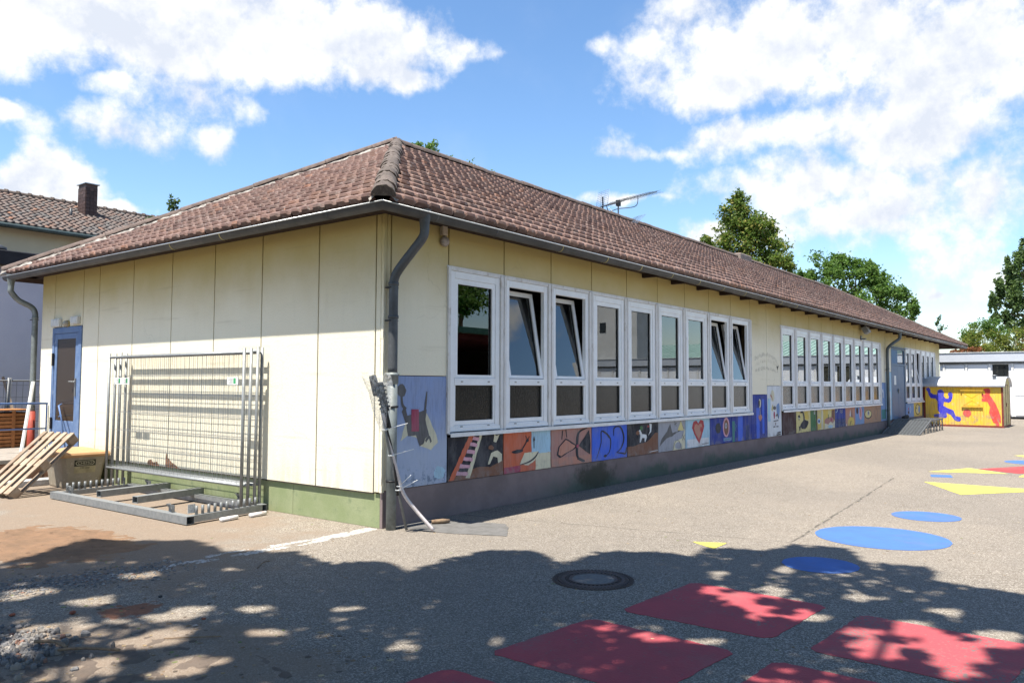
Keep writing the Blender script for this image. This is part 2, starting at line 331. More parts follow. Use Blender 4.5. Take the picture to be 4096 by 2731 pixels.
# ------------------------------------------------------------------ mesh helpers
class MB:
    def __init__(s): s.v = []; s.f = []; s.mi = []; s.smooth = []
    def add(s, vs, fs, mi=0, sm=False):
        o = len(s.v); s.v += [tuple(v) for v in vs]
        for f in fs: s.f.append(tuple(i+o for i in f)); s.mi.append(mi); s.smooth.append(sm)
        return s
    def box(s, x0, x1, y0, y1, z0, z1, mi=0, M=None, bev=0):
        if bev:
            b = min(bev, .49*min(x1-x0, y1-y0, z1-z0)); vs = []; X = (x0, x1); Y = (y0, y1); Z = (z0, z1)
            idx = {}
            for i in (0, 1):
                for j in (0, 1):
                    for k in (0, 1):
                        sx, sy, sz = (1-2*i), (1-2*j), (1-2*k)
                        for a, p in enumerate(((X[i], Y[j]+sy*b, Z[k]+sz*b), (X[i]+sx*b, Y[j], Z[k]+sz*b), (X[i]+sx*b, Y[j]+sy*b, Z[k]))):
                            idx[i, j, k, a] = len(vs); vs.append(p)
            fs = []
            for a in range(3):
                for e in (0, 1):
                    q = []
                    for (p, r) in ((0, 0), (1, 0), (1, 1), (0, 1)):
                        t = [p, r]; t.insert(a, e); q.append(idx[t[0], t[1], t[2], a])
                    if (e == 0) != (a == 1): q = q[::-1]
                    fs.append(q)
            for a in range(3):   # edges along axis a
                b1, b2 = [x for x in range(3) if x != a]
                for p in (0, 1):
                    for r in (0, 1):
                        t0 = [0, 0, 0]; t0[b1] = p; t0[b2] = r; t1 = list(t0); t1[a] = 1
                        fs.append([idx[t0[0], t0[1], t0[2], b1], idx[t1[0], t1[1], t1[2], b1], idx[t1[0], t1[1], t1[2], b2], idx[t0[0], t0[1], t0[2], b2]])
            for i in (0, 1):
                for j in (0, 1):
                    for k in (0, 1): fs.append([idx[i, j, k, 0], idx[i, j, k, 1], idx[i, j, k, 2]])
        else:
            vs = [(x0, y0, z0), (x1, y0, z0), (x1, y1, z0), (x0, y1, z0), (x0, y0, z1), (x1, y0, z1), (x1, y1, z1), (x0, y1, z1)]
            fs = [(0, 3, 2, 1), (4, 5, 6, 7), (0, 1, 5, 4), (1, 2, 6, 5), (2, 3, 7, 6), (3, 0, 4, 7)]
        if M is not None: vs = [M @ Vector(v) for v in vs]
        return s.add(vs, fs, mi)
    def bar(s, a, b, w, h=None, mi=0, upv=(0, 0, 1)):
        a = Vector(a); b = Vector(b); h = h or w; d = (b-a); L = d.length; d /= L
        u = Vector(upv); r = d.cross(u)
        if r.length < 1e-4: r = d.cross(Vector((1, 0, 0)))
        r.normalize(); u = r.cross(d)
        Mx = Matrix((d, r, u)).transposed().to_4x4(); Mx.translation = a
        return s.box(0, L, -w/2, w/2, -h/2, h/2, mi, Mx)
    def tube(s, pts, r, n=10, mi=0, cap=True, sm=True):
        pts = [Vector(p) for p in pts]; rs = r if isinstance(r, (list, tuple)) else [r]*len(pts)
        vs = []; fs = []; prev = None
        for i, p in enumerate(pts):
            d = (pts[min(i+1, len(pts)-1)]-pts[max(i-1, 0)]).normalized()
            if prev is None:
                a = d.cross(Vector((0, 0, 1)));
                if a.length < 1e-3: a = d.cross(Vector((0, 1, 0)))
            else: a = prev - d*prev.dot(d)
            a.normalize(); prev = a; b = d.cross(a)
            for k in range(n):
                t = 2*math.pi*k/n; vs.append(p+(a*math.cos(t)+b*math.sin(t))*rs[i])
        for i in range(len(pts)-1):
            for k in range(n):
                k2 = (k+1) % n; fs.append((i*n+k, i*n+k2, (i+1)*n+k2, (i+1)*n+k))
        s.add(vs, fs, mi, sm)
        if cap:
            o = len(s.v)-len(vs)
            s.f.append(tuple(o+k for k in range(n))[::-1]); s.mi.append(mi); s.smooth.append(False)
            s.f.append(tuple(o+(len(pts)-1)*n+k for k in range(n))); s.mi.append(mi); s.smooth.append(False)
        return s
    def lathe(s, c, prof, n=24, mi=0, sm=True, axis='z'):
        vs = []; fs = []
        for (r, z) in prof:
            for k in range(n):
                t = 2*math.pi*k/n; x, y = r*math.cos(t), r*math.sin(t)
                if axis == 'z': vs.append((c[0]+x, c[1]+y, c[2]+z))
                elif axis == 'y': vs.append((c[0]+x, c[1]+z, c[2]+y))
                else: vs.append((c[0]+z, c[1]+x, c[2]+y))
        for i in range(len(prof)-1):
            for k in range(n): fs.append((i*n+k, i*n+(k+1) % n, (i+1)*n+(k+1) % n, (i+1)*n+k))
        return s.add(vs, fs, mi, sm)
    def build(s, name, mats, parent=None, loc=None):
        me = bpy.data.meshes.new(name); me.from_pydata(s.v, [], s.f)
        if not isinstance(mats, (list, tuple)): mats = [mats]
        for m in mats: me.materials.append(m)
        me.polygons.foreach_set('material_index', s.mi); me.polygons.foreach_set('use_smooth', s.smooth); me.update()
        return obj(name, me, parent, loc)
def obj(name, me, parent=None, loc=None):
    o = bpy.data.objects.new(name, me); COL.objects.link(o)
    if loc is not None: o.location = loc
    if parent is not None: o.parent = parent
    return o
def tag(o, label=None, cat=None, group=None, kind=None):
    if label: o['label'] = label
    if cat: o['category'] = cat
    if group: o['group'] = group
    if kind: o['kind'] = kind
    return o
def thing(name, label, cat, loc=(0, 0, 0), rz=0, group=None):
    o = bpy.data.objects.new(name, None); COL.objects.link(o); o.location = loc; o.rotation_euler = (0, 0, rz); o.empty_display_size = .1
    return tag(o, label, cat, group)
def copy_tree(o, parent=None):
    c = o.copy(); COL.objects.link(c)
    if parent is not None: c.parent = parent
    for ch in list(o.children): copy_tree(ch, c)
    return c
def bez(pts, n=6):
    # Catmull-Rom through points
    pts = [Vector(p) for p in pts]; out = []
    for i in range(len(pts)-1):
        p0 = pts[max(i-1, 0)]; p1 = pts[i]; p2 = pts[i+1]; p3 = pts[min(i+2, len(pts)-1)]
        for k in range(n):
            t = k/n; out.append(.5*((2*p1)+(p2-p0)*t+(2*p0-5*p1+4*p2-p3)*t*t+(3*p1-p0-3*p2+p3)*t**3))
    out.append(pts[-1]); return out

# ================================================================== GROUND
g = MB(); g.add([(-400, -400, 0), (400, -400, 0), (400, 400, 0), (-400, 400, 0)], [(0, 1, 2, 3)])
ground = tag(g.build('ground', GROUND), kind='structure')
def flat(name, pts, z, m, label, parent=ground, th=.0025):
    n = len(pts); mb = MB()
    vs = [(x, y, z) for x, y in pts]+[(x, y, z-th) for x, y in pts]
    a = sum(pts[i][0]*pts[(i+1) % n][1]-pts[(i+1) % n][0]*pts[i][1] for i in range(n))
    topf = tuple(range(n)) if a > 0 else tuple(range(n))[::-1]
    fs = [topf]+[(i, (i+1) % n, n+(i+1) % n, n+i) for i in range(n)]
    mb.add(vs, fs); o = mb.build(name, m, parent)
    if label: o['label'] = label
    return o
def rough_poly(pts, step=.05, amp=.008, round_=0):
    out = []
    for i in range(len(pts)):
        a = Vector(pts[i]+(0,)) if len(pts[i]) == 2 else Vector(pts[i]); b = Vector(pts[(i+1) % len(pts)]+(0,))
        k = max(2, int((b-a).length/step))
        for j in range(k):
            t = j/k
            if round_ and (t < round_/(b-a).length*.5): continue
            p = a.lerp(b, t); out.append((p.x+U(-amp, amp), p.y+U(-amp, amp)))
    return out
GR = gpaint('red', (.35, .06, .072), .9, .615); GR2 = gpaint('red_worn', (.35, .065, .075), .95, .56)
GB = gpaint('blue', (.06, .14, .37), .3, .68); GY = gpaint('yellow', (.52, .48, .09), .4, .68)
GRF = gpaint('bright_red', (.34, .05, .05), .3, .68)
reds = [(-1.11, -3.66, -.03, -3.72, -.07, -4.79, -1.08, -4.73, GR, 'clean red square just in front of the manhole'),
        (-2.38, -3.50, -1.40, -3.60, -1.44, -4.65, -2.38, -4.57, GR, 'faded red square left of the other large ones'),
        (-1.14, -4.98, -.14, -5.04, -.19, -6.09, -1.17, -6.00, GR2, 'most worn red square at the right edge'),
        (-2.42, -4.84, -1.45, -4.89, -1.45, -5.90, -2.42, -5.85, GR, 'red square cut by the bottom edge of the picture'),
        (-3.72, -3.40, -2.72, -3.47, -2.74, -4.45, -3.72, -4.4, GR, 'leftmost red square with only a corner in view')]
for r in reds:
    pts = [(r[0], r[1]), (r[2], r[3]), (r[4], r[5]), (r[6], r[7])]
    flat('painted_square', rough_poly(pts, .05, .006, .09), .004, r[8], r[9])
def circle(cx, cy, rad, m, lab):
    flat('painted_circle', [(cx+rad*math.cos(a)+U(-.004, .004), cy+rad*math.sin(a)+U(-.004, .004)) for a in [i*2*math.pi/64 for i in range(64)]], .004, m, lab)
circle(4.81, -4.56, .385, GB, 'small far blue circle'); circle(3.0, -4.46, .655, GB, 'largest blue circle'); circle(1.27, -4.34, .325, GB, 'small blue circle in the tree shade')
circle(13.9, -4.95, .5, GB, 'distant blue circle at the right edge')
def tri(pts, m, lab, nm='painted_triangle'): flat(nm, rough_poly(pts, .08, .006), .004, m, lab)
tri([(1.52, -2.99), (1.68, -3.30), (1.33, -3.31)], GY, 'tiny yellow triangle near the manhole')
tri([(8.73, -3.83), (8.72, -5.6), (7.31, -4.58)], GY, 'long yellow triangle nearest the blue circles')
tri([(10.53, -3.58), (11.76, -4.09), (11.07, -4.8)], GY, 'yellow triangle left of the red shape')
tri([(15.7, -4.46), (16.4, -5.0), (15.31, -4.75)], GY, 'farthest yellow triangle')
tri([(10.6, -5.0), (11.2, -5.05), (10.9, -5.5)], GY, 'yellow triangle below the red shape')
tri([(11.7, -4.25), (12.9, -4.9), (12.4, -5.6), (11.2, -4.95)], GRF, 'bright red diamond', 'painted_diamond')
tri([(9.99, -3.70), (10.13, -4.01), (9.74, -4.10), (9.61, -3.79)], GB, 'small blue rectangle', 'painted_rectangle')
PATCH = mat('asphalt_patch', (.145, .14, .135), (.11, .106, .10), rough=.95, fine=160, scale=9, bd=.006, bs=.8)
flat('asphalt_patch', rough_poly([(.16, .0), (.9, .0), (1.12, -.85), (1.0, -1.02), (.56, -1.32), (.30, -.75)], .06, .012), .005, PATCH, 'smoother grey asphalt patch at the foot of the corner downpipe')

# chips of white paint and crushed stone forming the old white line
def chips(name, m, n, fn, label=None, cat=None, size=(.01, .035), h=(.002, .012), parent=None, flatc=False):
    mb = MB()
    for _ in range(n):
        q = fn()
        if q is None: continue
        x, y, sc = q; s = U(*size)*sc; k = random.choice((5, 6, 7)); a0 = U(0, 6.28); asp = U(.5, 1)
        hh = U(*h)*sc; bot = []; topv = []
        ca, sa = math.cos(a0), math.sin(a0)
        for i in range(k):
            a = i*2*math.pi/k+U(-.25, .25); px = math.cos(a)*s*U(.75, 1.1); py = math.sin(a)*s*asp
            wx, wy = px*ca-py*sa, px*sa+py*ca
            bot.append((x+wx, y+wy, .0005)); topv.append((x+wx*.72, y+wy*.72, hh*U(.75, 1.1)))
        mid = [(x+(p[0]-x)*.98, y+(p[1]-y)*.98, hh*.55) for p in bot]; topv = [(x+(p[0]-x)*.8, y+(p[1]-y)*.8, p[2]) for p in topv]
        vs = bot+mid+topv; fs = [tuple(range(2*k, 3*k))]+[(i, (i+1) % k, k+(i+1) % k, k+i) for i in range(k)]+[(k+i, k+(i+1) % k, 2*k+(i+1) % k, 2*k+i) for i in range(k)]
        mb.add(vs, fs)
    o = mb.build(name, m, parent)
    tag(o, label, cat, kind='stuff'); return o
def chipmat(name, stops, rough=.85):
    m, t, b = base(name, rough, .25)
    ri = t.node('ShaderNodeNewGeometry').outputs['Random Per Island']
    c = t.ramp(ri, stops, 'CONSTANT'); n = t.noise(pos(t), 60, 4)
    c = t.mix(t.math('MULTIPLY', n, .35), c, (.2, .17, .14)); t.link(c, b.inputs['Base Color']); bump(t, b, n, .003, .5); return m
WCH = chipmat('white_line_chips', [(0, (.42, .41, .39)), (.4, (.33, .315, .29)), (.7, (.24, .225, .20)), (.88, (.50, .49, .47))])
GRV = chipmat('gravel', [(0, (.13, .13, .135)), (.3, (.17, .16, .15)), (.5, (.08, .08, .085)), (.68, (.22, .195, .17)), (.85, (.28, .26, .235)), (.95, (.20, .10, .07))])
DBR = chipmat('litter', [(0, (.16, .10, .05)), (.3, (.24, .17, .09)), (.55, (.07, .05, .035)), (.8, (.12, .15, .04)), (.92, (.36, .29, .17))])
def linefn():
    u = rnd(); u = u*u if rnd() < .25 else u
    x = .12-u*3.1; wdt = .075+.07*u
    if rnd() < .25+(u*.7)**1.1: return None
    y = .12+.05*math.sin(x*1.9)+U(-wdt, wdt)
    if y > -.02 and x > -.02: return None
    if mn.noise(Vector((x*4, y*9, 0)))+.35 < u*.6: return None
    return x, y, 1
chips('white_ground_line', WCH, 7500, linefn, 'crumbling white painted line running from the building corner across the ground', 'line', (.008, .026), (.0015, .004))
def gfn():
    x = U(-4.4, -2.2); y = .25+.1*math.sin(x*3)+random.gauss(0, .16)
    if rnd() > (1-(x+4.4)/2.4)*1.2: return None
    return x, y, U(.6, 1)
chips('gravel_strip', GRV, 5200, gfn, 'broken grey gravel scattered along the end of the white line', 'gravel', (.007, .022), (.003, .012))
def gfn2():
    x = random.gauss(-4.12, .12); y = random.gauss(-1.15, .20)
    return x, y, U(.5, 1.25)
chips('pebble_pile', GRV, 800, gfn2, 'small heap of grey pebbles and rubble at the left foreground', 'pebbles', (.012, .03), (.01, .035))
def lfn():
    if rnd() < .5: return U(-4.8, -2.6), U(-3.2, 2.8), U(.6, 1.6)
    return U(-4.5, 8), U(-6, 1), U(.5, 1.2)
chips('ground_litter', DBR, 1500, lfn, 'dry leaf and twig litter scattered over the asphalt', 'litter', (.006, .018), (.001, .004))
chips('loose_grit', GRV, 7000, lambda: (U(-4.8, 3.5), U(-5.5, 3.5), U(.4, .8)), 'fine loose grit lying all over the foreground asphalt', 'grit', (.003, .008), (.001, .004))
# low mound of orange sand with tyre tracks
mb = MB(); NX, NY = 70, 90
for j in range(NY+1):
    for i in range(NX+1):
        x = -3.5+1.75*i/NX; y = .7+2.9*j/NY
        r = 1-math.hypot((x+2.62)/.75, (y-2.05)/1.25)
        h = .03*min(1, max(-.4, r*1.8))+.018*mn.fractal(Vector((x*3, y*3, 0)), 1, 2, 5)-.004
        tr = math.sin((x*.55+y*.85)*42+1.5*mn.noise(Vector((x*3, y*3, 3)))); h += (.010*max(0, tr)-.004)*max(0, min(1, r*3))
        mb.v.append((x, y, max(-.02, h)))
for j in range(NY):
    for i in range(NX):
        a = j*(NX+1)+i; mb.f.append((a, a+1, a+NX+2, a+NX+1)); mb.mi.append(0); mb.smooth.append(True)
SAND = mat('orange_sand', (.225, .135, .08), (.17, .11, .07), rough=.97, scale=5, fine=140, dirt=(.09, .055, .035), dirt_amt=.8, bd=.012, bs=.9)
tag(mb.build('sand_patch', SAND), 'low patch of orange sand with tyre tracks left of the fence rack', 'sand', kind='stuff')
mb = MB(); NX, NY = 60, 80
for j in range(NY+1):
    for i in range(NX+1):
        x = -4.95+1.75*i/NX; y = -3.5+2.9*j/NY
        r = 1-math.hypot((x+4.2)/.75, (y+2.1)/1.3)
        h = .006*min(1, max(-.6, r*1.6))+.016*mn.fractal(Vector((x*5, y*5, 7)), .8, 2, 6)-.006
        mb.v.append((x, y, max(-.02, h)))
for j in range(NY):
    for i in range(NX):
        a = j*(NX+1)+i; mb.f.append((a, a+1, a+NX+2, a+NX+1)); mb.mi.append(0); mb.smooth.append(True)
SOIL = mat('brown_soil', (.15, .115, .09), (.11, .087, .07), rough=.97, scale=6, fine=140, dirt=(.12, .08, .05), dirt_amt=.7, bd=.012, bs=.9)
tag(mb.build('soil_patch', SOIL), 'brown bare soil patch in the left foreground corner', 'soil', kind='stuff')
# single stones and twigs one can tell apart
def rock(name, x, y, s, m, label, cat='stone'):
    mb = MB(); n = 7; vs = []; rings = [(.0, .55), (.35, 1), (.75, .85), (1, .35)]
    for (z, r) in rings:
        for k in range(n):
            a = k*2*math.pi/n; vs.append((math.cos(a)*s*r*U(.8, 1.15), math.sin(a)*s*.7*r*U(.8, 1.15), z*s*.8))
    fs = [((i*n+k), i*n+(k+1) % n, (i+1)*n+(k+1) % n, (i+1)*n+k) for i in range(3) for k in range(n)]+[tuple(3*n+k for k in range(n))]
    mb.add(vs, fs); o = mb.build(name, m, None, (x, y, .001)); o.rotation_euler = (0, 0, U(0, 6)); tag(o, label, cat)
BR = mat('brick_fragment', (.30, .10, .06), rough=.9, scale=20); GS = mat('grey_stone', (.28, .27, .26), rough=.9, scale=20)
rock('brick_fragment', -3.55, -.72, .028, BR, 'round red brick fragment right of the pebble heap')
rock('brick_fragment', -3.83, -.45, .024, BR, 'dark red brick fragment above the pebble heap')
rock('brick_fragment', -3.06, -1.55, .017, BR, 'tiny red brick fragment on the soil edge')
rock('dark_stone', -2.95, -.78, .02, mat('dark_stone', (.05, .05, .052)), 'small black stone alone on the shaded asphalt')
rock('grey_stone', -3.18, -1.65, .018, GS, 'small grey stone on the edge of the brown soil')
TW = mat('bark', (.23, .16, .10), (.15, .10, .07), rough=.9, scale=30)
def twig(pts, r, label):
    mb = MB(); mb.tube(bez(pts, 4), r, 6); tag(mb.build('twig', TW), label, 'twig')
twig([(-3.98, -1.52, .03), (-3.86, -1.62, .03), (-3.74, -1.78, .02)], .009, 'thick bent twig lying beside the pebble heap')
twig([(-4.02, -1.3, .045), (-3.95, -1.42, .05), (-3.93, -1.52, .03)], .011, 'short pale stick on top of the pebble heap')
twig([(-3.45, -1.75, .01), (-3.3, -1.9, .012), (-3.2, -1.98, .008)], .004, 'thin twig on the soil in front of the small grey stone')
twig([(-1.95, -.55, .006), (-1.80, -.42, .012), (-1.72, -.40, .006)], .004, 'thin reddish twig on the shaded asphalt by the white line')
mb = MB(); mb.tube([(.58, -.22, .03), (.68, -.30, .035), (.76, -.33, .03)], [.022, .028, .02], 8)
tag(mb.build('wood_piece', TW), 'short chunk of brown wood on the ground by the corner downpipe', 'wood')

# ================================================================== SCHOOL BUILDING
B = thing('school_building', 'long single storey cream school building with red tiled hip roof', 'building')
W_ = 9.01; XE = 33.65; ZT = 3.66
JW = .009
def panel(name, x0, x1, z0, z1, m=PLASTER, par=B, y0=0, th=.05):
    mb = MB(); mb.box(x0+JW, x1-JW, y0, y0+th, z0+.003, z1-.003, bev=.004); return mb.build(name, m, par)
m_ = 1.1017; a0 = 1.0771
wj1 = [a0+m_*k for k in range(10)]                     # window band 1 joints
wj2 = [12.95+1.0925*k for k in range(10)]
wj3 = [26.62+.985*k for k in range(7)]
ZH, ZS, ZP = 3.055, .97, .415
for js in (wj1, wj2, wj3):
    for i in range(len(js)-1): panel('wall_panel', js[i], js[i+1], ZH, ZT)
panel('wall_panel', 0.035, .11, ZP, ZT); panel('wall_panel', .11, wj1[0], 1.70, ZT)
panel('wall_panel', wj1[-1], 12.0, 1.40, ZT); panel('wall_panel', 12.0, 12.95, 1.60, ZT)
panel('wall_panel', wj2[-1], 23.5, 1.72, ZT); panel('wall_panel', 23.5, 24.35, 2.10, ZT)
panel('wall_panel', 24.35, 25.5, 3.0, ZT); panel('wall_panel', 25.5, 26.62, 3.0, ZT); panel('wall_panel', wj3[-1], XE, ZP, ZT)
# dark core behind joints: strips so the windows stay open to the room
mb = MB()
mb.box(.03, XE, .055, .2, ZH+.01, ZT); mb.box(.03, XE, .055, .2, .0, ZS-.03)
for (p, q) in ((.03, wj1[0]), (wj1[-1], wj2[0]), (wj2[-1], 24.40), (26.55, wj3[0]), (wj3[-1], XE)): mb.box(p, q, .055, .2, ZS-.03, ZH+.01)
mb.box(.055, .2, .2, W_-.03, 0, ZT); mb.box(XE-.03, XE, .2, W_, 0, ZT); mb.box(.055, XE-.03, W_-.2, W_, 0, ZT)
mb.build('wall_core', JOINT, B)
for (p, q, zz) in ((.03, 24.40, ZP-.004), (26.55, XE, ZP-.004), (24.40, 26.55, .40)):
    mb = MB(); mb.box(p, q, .012, .054, .0, zz, bev=.003); mb.build('plinth', PLINB, B)['label'] = 'dark purple brown painted plinth with green algae'
# end wall panels (plane x=0)
aj = [.035, .13, 1.14, 2.29, 3.39, 4.51, 5.65, 6.77, 7.34, 8.43, 8.96]
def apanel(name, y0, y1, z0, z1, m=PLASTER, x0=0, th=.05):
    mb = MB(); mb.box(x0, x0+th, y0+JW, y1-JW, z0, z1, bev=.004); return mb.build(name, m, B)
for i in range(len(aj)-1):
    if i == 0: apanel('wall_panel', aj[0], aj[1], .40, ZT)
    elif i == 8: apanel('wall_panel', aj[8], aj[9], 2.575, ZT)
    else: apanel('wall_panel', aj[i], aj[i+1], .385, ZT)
# crumbly corner post
mb = MB()
for k in range(40):
    z0 = .40+k*(ZT-.40)/40; z1 = .40+(k+1)*(ZT-.40)/40; mb.box(-.001-U(0, .004), .034, -.002-U(0, .004), .034, z0, z1)
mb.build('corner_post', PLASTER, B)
mb = MB(); ys = [.05, 1.6, 3.6, 5.3, 7.3]
for (p, q) in list(zip([y+.002 for y in ys], [y-.002 for y in ys[1:]]))+[(8.45, W_)]:
    mb = MB(); mb.box(.028, .054, p, q, 0, .382, bev=.004); mb.build('end_plinth', PLINA, B)['label'] = 'green painted plinth under the end wall'
# broken plaster hole with brick showing
BRK = mat('exposed_brick', (.28, .13, .07), (.12, .08, .05), rough=.95, scale=18, bd=.01, bs=.9)
mb = MB()
def ypoly(pts, x): return [(x, y, z) for y, z in pts]
hp = [(4.53, .60), (4.50, .53), (4.38, .46), (4.30, .44), (4.16, .385), (4.30, .39), (4.50, .39), (4.55, .40), (4.56, .5)]
mb.add(ypoly(hp, -.003), [tuple(range(len(hp)))]); hp = [(5.06, .45), (4.97, .47), (4.9, .43), (4.80, .45), (4.72, .39), (4.9, .385), (5.08, .40)]
mb.add(ypoly(hp, -.003), [tuple(range(len(hp)))]); mb.build('broken_plaster', BRK, B)
mb = MB(); mb.box(-.002, .03, .14, 7.2, .378, .392); mb.build('plinth_gap', mat('gap_dark', (.05, .04, .035)), B)

# interior rooms
mb = MB()
for (p, q) in ((.3, 11.9), (12.1, 23.3), (26.0, 33.4)):
    mb.add([(p, .2, .45), (q, .2, .45), (q, 4.2, .45), (p, 4.2, .45), (p, .2, 3.3), (q, .2, 3.3), (q, 4.2, 3.3), (p, 4.2, 3.3)], [(0, 1, 2, 3), (7, 6, 5, 4), (3, 2, 6, 7), (0, 3, 7, 4), (1, 5, 6, 2)])
mb.build('interior_room', DARKR, B)

# windows ------------------------------------------------------------
def window_proto(w_, tilt=False):
    mb = MB(); x0, x1 = .035, w_-.10
    zt, zb, zr0, zr1 = 3.03, 1.018, 1.59, 1.68
    # cover mullion on the right, one on the left of a band is added separately
    mb.box(w_-.088, w_-.028, -.022, .05, zb-.01, zt+.01, 1, bev=.003); mb.box(w_-.024, w_+.022, -.03, .05, zb-.01, zt+.015, 1, bev=.003)
    mb.box(x0-.015, w_-.09, -.012, .05, zt-.02, zt+.02, 1, bev=.003)                       # head strip
    # outer frame
    mb.box(x0, x0+.085, .0, .06, zb, zt-.022, 0, bev=.004); mb.box(x1-.075, x1+.01, .0, .06, zb, zt-.022, 0, bev=.004)
    mb.box(x0+.085, x1-.075, .0, .06, zt-.11, zt-.022, 0, bev=.004); mb.box(x0+.085, x1-.075, .0, .06, zb, zb+.075, 0, bev=.004)
    mb.box(x0+.085, x1-.075, -.004, .055, zr0, zr1, 0, bev=.004)
    # lower fixed light frame
    a, b2 = x0+.087, x1-.077
    mb.box(a, a+.03, .012, .055, zb+.077, zr0-.002, 0); mb.box(b2-.03, b2, .012, .055, zb+.077, zr0-.002, 0); mb.box(a+.03, b2-.03, .012, .055, zb+.077, zb+.13, 0)
    mb.box(x0-.01, x1+.012, -.010, .0, zb+.002, zb+.05, 0)                                # weather bar
    for hx in (x0+.22, x1-.22):
        mb.box(hx-.018, hx+.018, -.010, -.003, (zr0+zr1)/2-.008, (zr0+zr1)/2+.010, 3); mb.box(hx-.018, hx+.018, -.010, 0, zb+.052, zb+.068, 3)
    # black gasket rims
    def rim(xa, xb, za, zb_, y, t=.006):
        mb.box(xa, xa+t, y, y+.012, za, zb_, 2); mb.box(xb-t*2.2, xb, y, y+.012, za, zb_, 2); mb.box(xa, xb, y, y+.012, zb_-t, zb_, 2)
    rim(a+.03, b2-.03, zb+.13, zr0-.002, .03)
    wo_ = mb.build('window', [PVC, OLDW, RUB, HINGE], B)
    lp = MB(); lp.box(a+.03, b2-.03, .043, .05, zb+.13, zr0-.002); lp.build('lower_pane', FROST, wo_)
    # sash
    sz0, sz1 = zr1+.002, zt-.112; xa, xb = a, b2
    Mt = Matrix.Identity(4)
    if tilt: Mt = Matrix.Translation((0, .045, sz0)) @ Matrix.Rotation(-math.radians(9.5), 4, 'X') @ Matrix.Translation((0, -.045, -sz0))
    s_ = MB(); y0, y1 = .010, .062; wd = .062
    for (p, q, r, s2) in ((xa, xa+wd, sz0, sz1), (xb-wd, xb, sz0, sz1), (xa+wd, xb-wd, sz0, sz0+.04), (xa+wd, xb-wd, sz1-wd, sz1)): s_.box(p, q, y0, y1, r, s2, 0, Mt)
    t = .006
    for (p, q, r, s2) in ((xa+wd, xa+wd+t, sz0+.04, sz1-wd), (xb-wd-t*2.4, xb-wd, sz0+.04, sz1-wd), (xa+wd, xb-wd, sz1-wd-t, sz1-wd)): s_.box(p, q, .03, .042, r, s2, 1, Mt)
    so = s_.build('sash', [PVC, RUB], wo_)
    p_ = MB(); p_.box(xa+wd, xb-wd, .042, .046, sz0+.04, sz1-wd, 0, Mt); p_.build('upper_pane', GLASS, wo_)
    si = MB(); si.box(x0-.035+.0, w_-.001, -.055, .03, ZS+.02, ZS+.036, bev=.002); si.box(x0-.035, w_-.001, -.058, -.052, ZS-.012, ZS+.036); si.build('window_sill', SILL, wo_)
    return wo_
def band(js, tilts, label_t=True):
    w_ = js[1]-js[0]; protos = {}
    for i in range(len(js)-1):
        tl = i in tilts
        if tl not in protos: o = window_proto(w_, tl); protos[tl] = o
        else: o = copy_tree(protos[tl], B)
        o.location = (js[i], 0, 0)
        if tl: o['label'] = 'window tilted open at the top'
    mb = MB(); mb.box(js[0]-.03, js[0]+.019, -.03, .05, 1.005, 3.045, bev=.003); mb.box(js[0]-.035, js[-1]+.025, -.012, .03, 3.046, 3.062)
    mb.build('window_surround', OLDW, B)
band(wj1, (1, 2, 7, 8)); band(wj2, ()); band(wj3, (2,))

# entrance door on the long side ---------------------------------------
mb = MB(); D0, D1 = 24.38, 26.57
mb.box(D0, D0+.07, .0, .054, .42, 2.98); mb.box(D1-.07, D1, .0, .054, .42, 2.98); mb.box(D0+.07, D1-.07, 0, .054, 2.92, 2.98); mb.box(D0+.07, D1-.07, 0, .054, 2.35, 2.42)
mb.box(D0-.02, D1+.05, -.10, .0, 2.98, 3.0)
dr = mb.build('door', BLUEG, B); dr['label'] = 'blue grey double door reached by the metal ramp'
for (p, q) in ((D0+.075, 25.47), (25.48, D1-.075)):
    mb = MB(); mb.box(p, q, .018, .05, .43, 2.345, bev=.005); mb.build('door_leaf', BLUEG, dr)
mb = MB(); mb.box(D0+.075, 25.44, .02, .05, 2.425, 2.915); mb.build('transom_panel', paint('flaked_blue', (.10, .20, .34), .9, (.03, .04, .05), sc=9), dr)
mb = MB(); mb.box(25.50, D1-.075, .03, .04, 2.425, 2.915); mb.build('transom_pane', GLASS, dr)
mb = MB(); mb.box(24.85, 25.15, .012, .018, 1.65, 1.98); mb.build('door_notice', WHITEP, dr)
mb = MB(); mb.box(25.4, 25.43, -.03, .018, 1.35, 1.5); mb.tube([(25.415, -.04, 1.45), (25.30, -.04, 1.45)], .012, 8); mb.build('door_handle', GALV, dr)

# door on the end wall ------------------------------------------------------
mb = MB(); y0, y1 = 7.335, 8.445
mb.box(-.02, .05, y0, y0+.11, .42, 2.565, bev=.004); mb.box(-.02, .05, y1-.08, y1, .42, 2.565, bev=.004); mb.box(-.02, .05, y0+.11, y1-.08, 2.46, 2.565, bev=.004)
ad = mb.build('door', BLUED, B); ad['label'] = 'blue framed door with dark wired glass in the sunlit end wall'
mb = MB(); la, lb = y0+.115, y1-.085
mb.box(-.012, .03, la, la+.10, .44, 2.455, bev=.004); mb.box(-.012, .03, lb-.10, lb, .44, 2.455, bev=.004); mb.box(-.012, .03, la+.1, lb-.1, 2.36, 2.455, bev=.004); mb.box(-.012, .03, la+.1, lb-.1, .44, .95, bev=.004)
mb.build('door_leaf', BLUED, ad)
def wired():
    m, t, b = base('dark_wired_glass', .25, .5); P = pos(t); s = t.node('ShaderNodeSeparateXYZ'); t.link(P, s.inputs[0])
    k = t.mapr(t.math('FRACT', t.math('MULTIPLY', s.outputs[2], 38)), .35, .6)
    c = t.mix(k, (.030, .022, .017), (.058, .046, .036)); t.link(c, b.inputs['Base Color']); return m
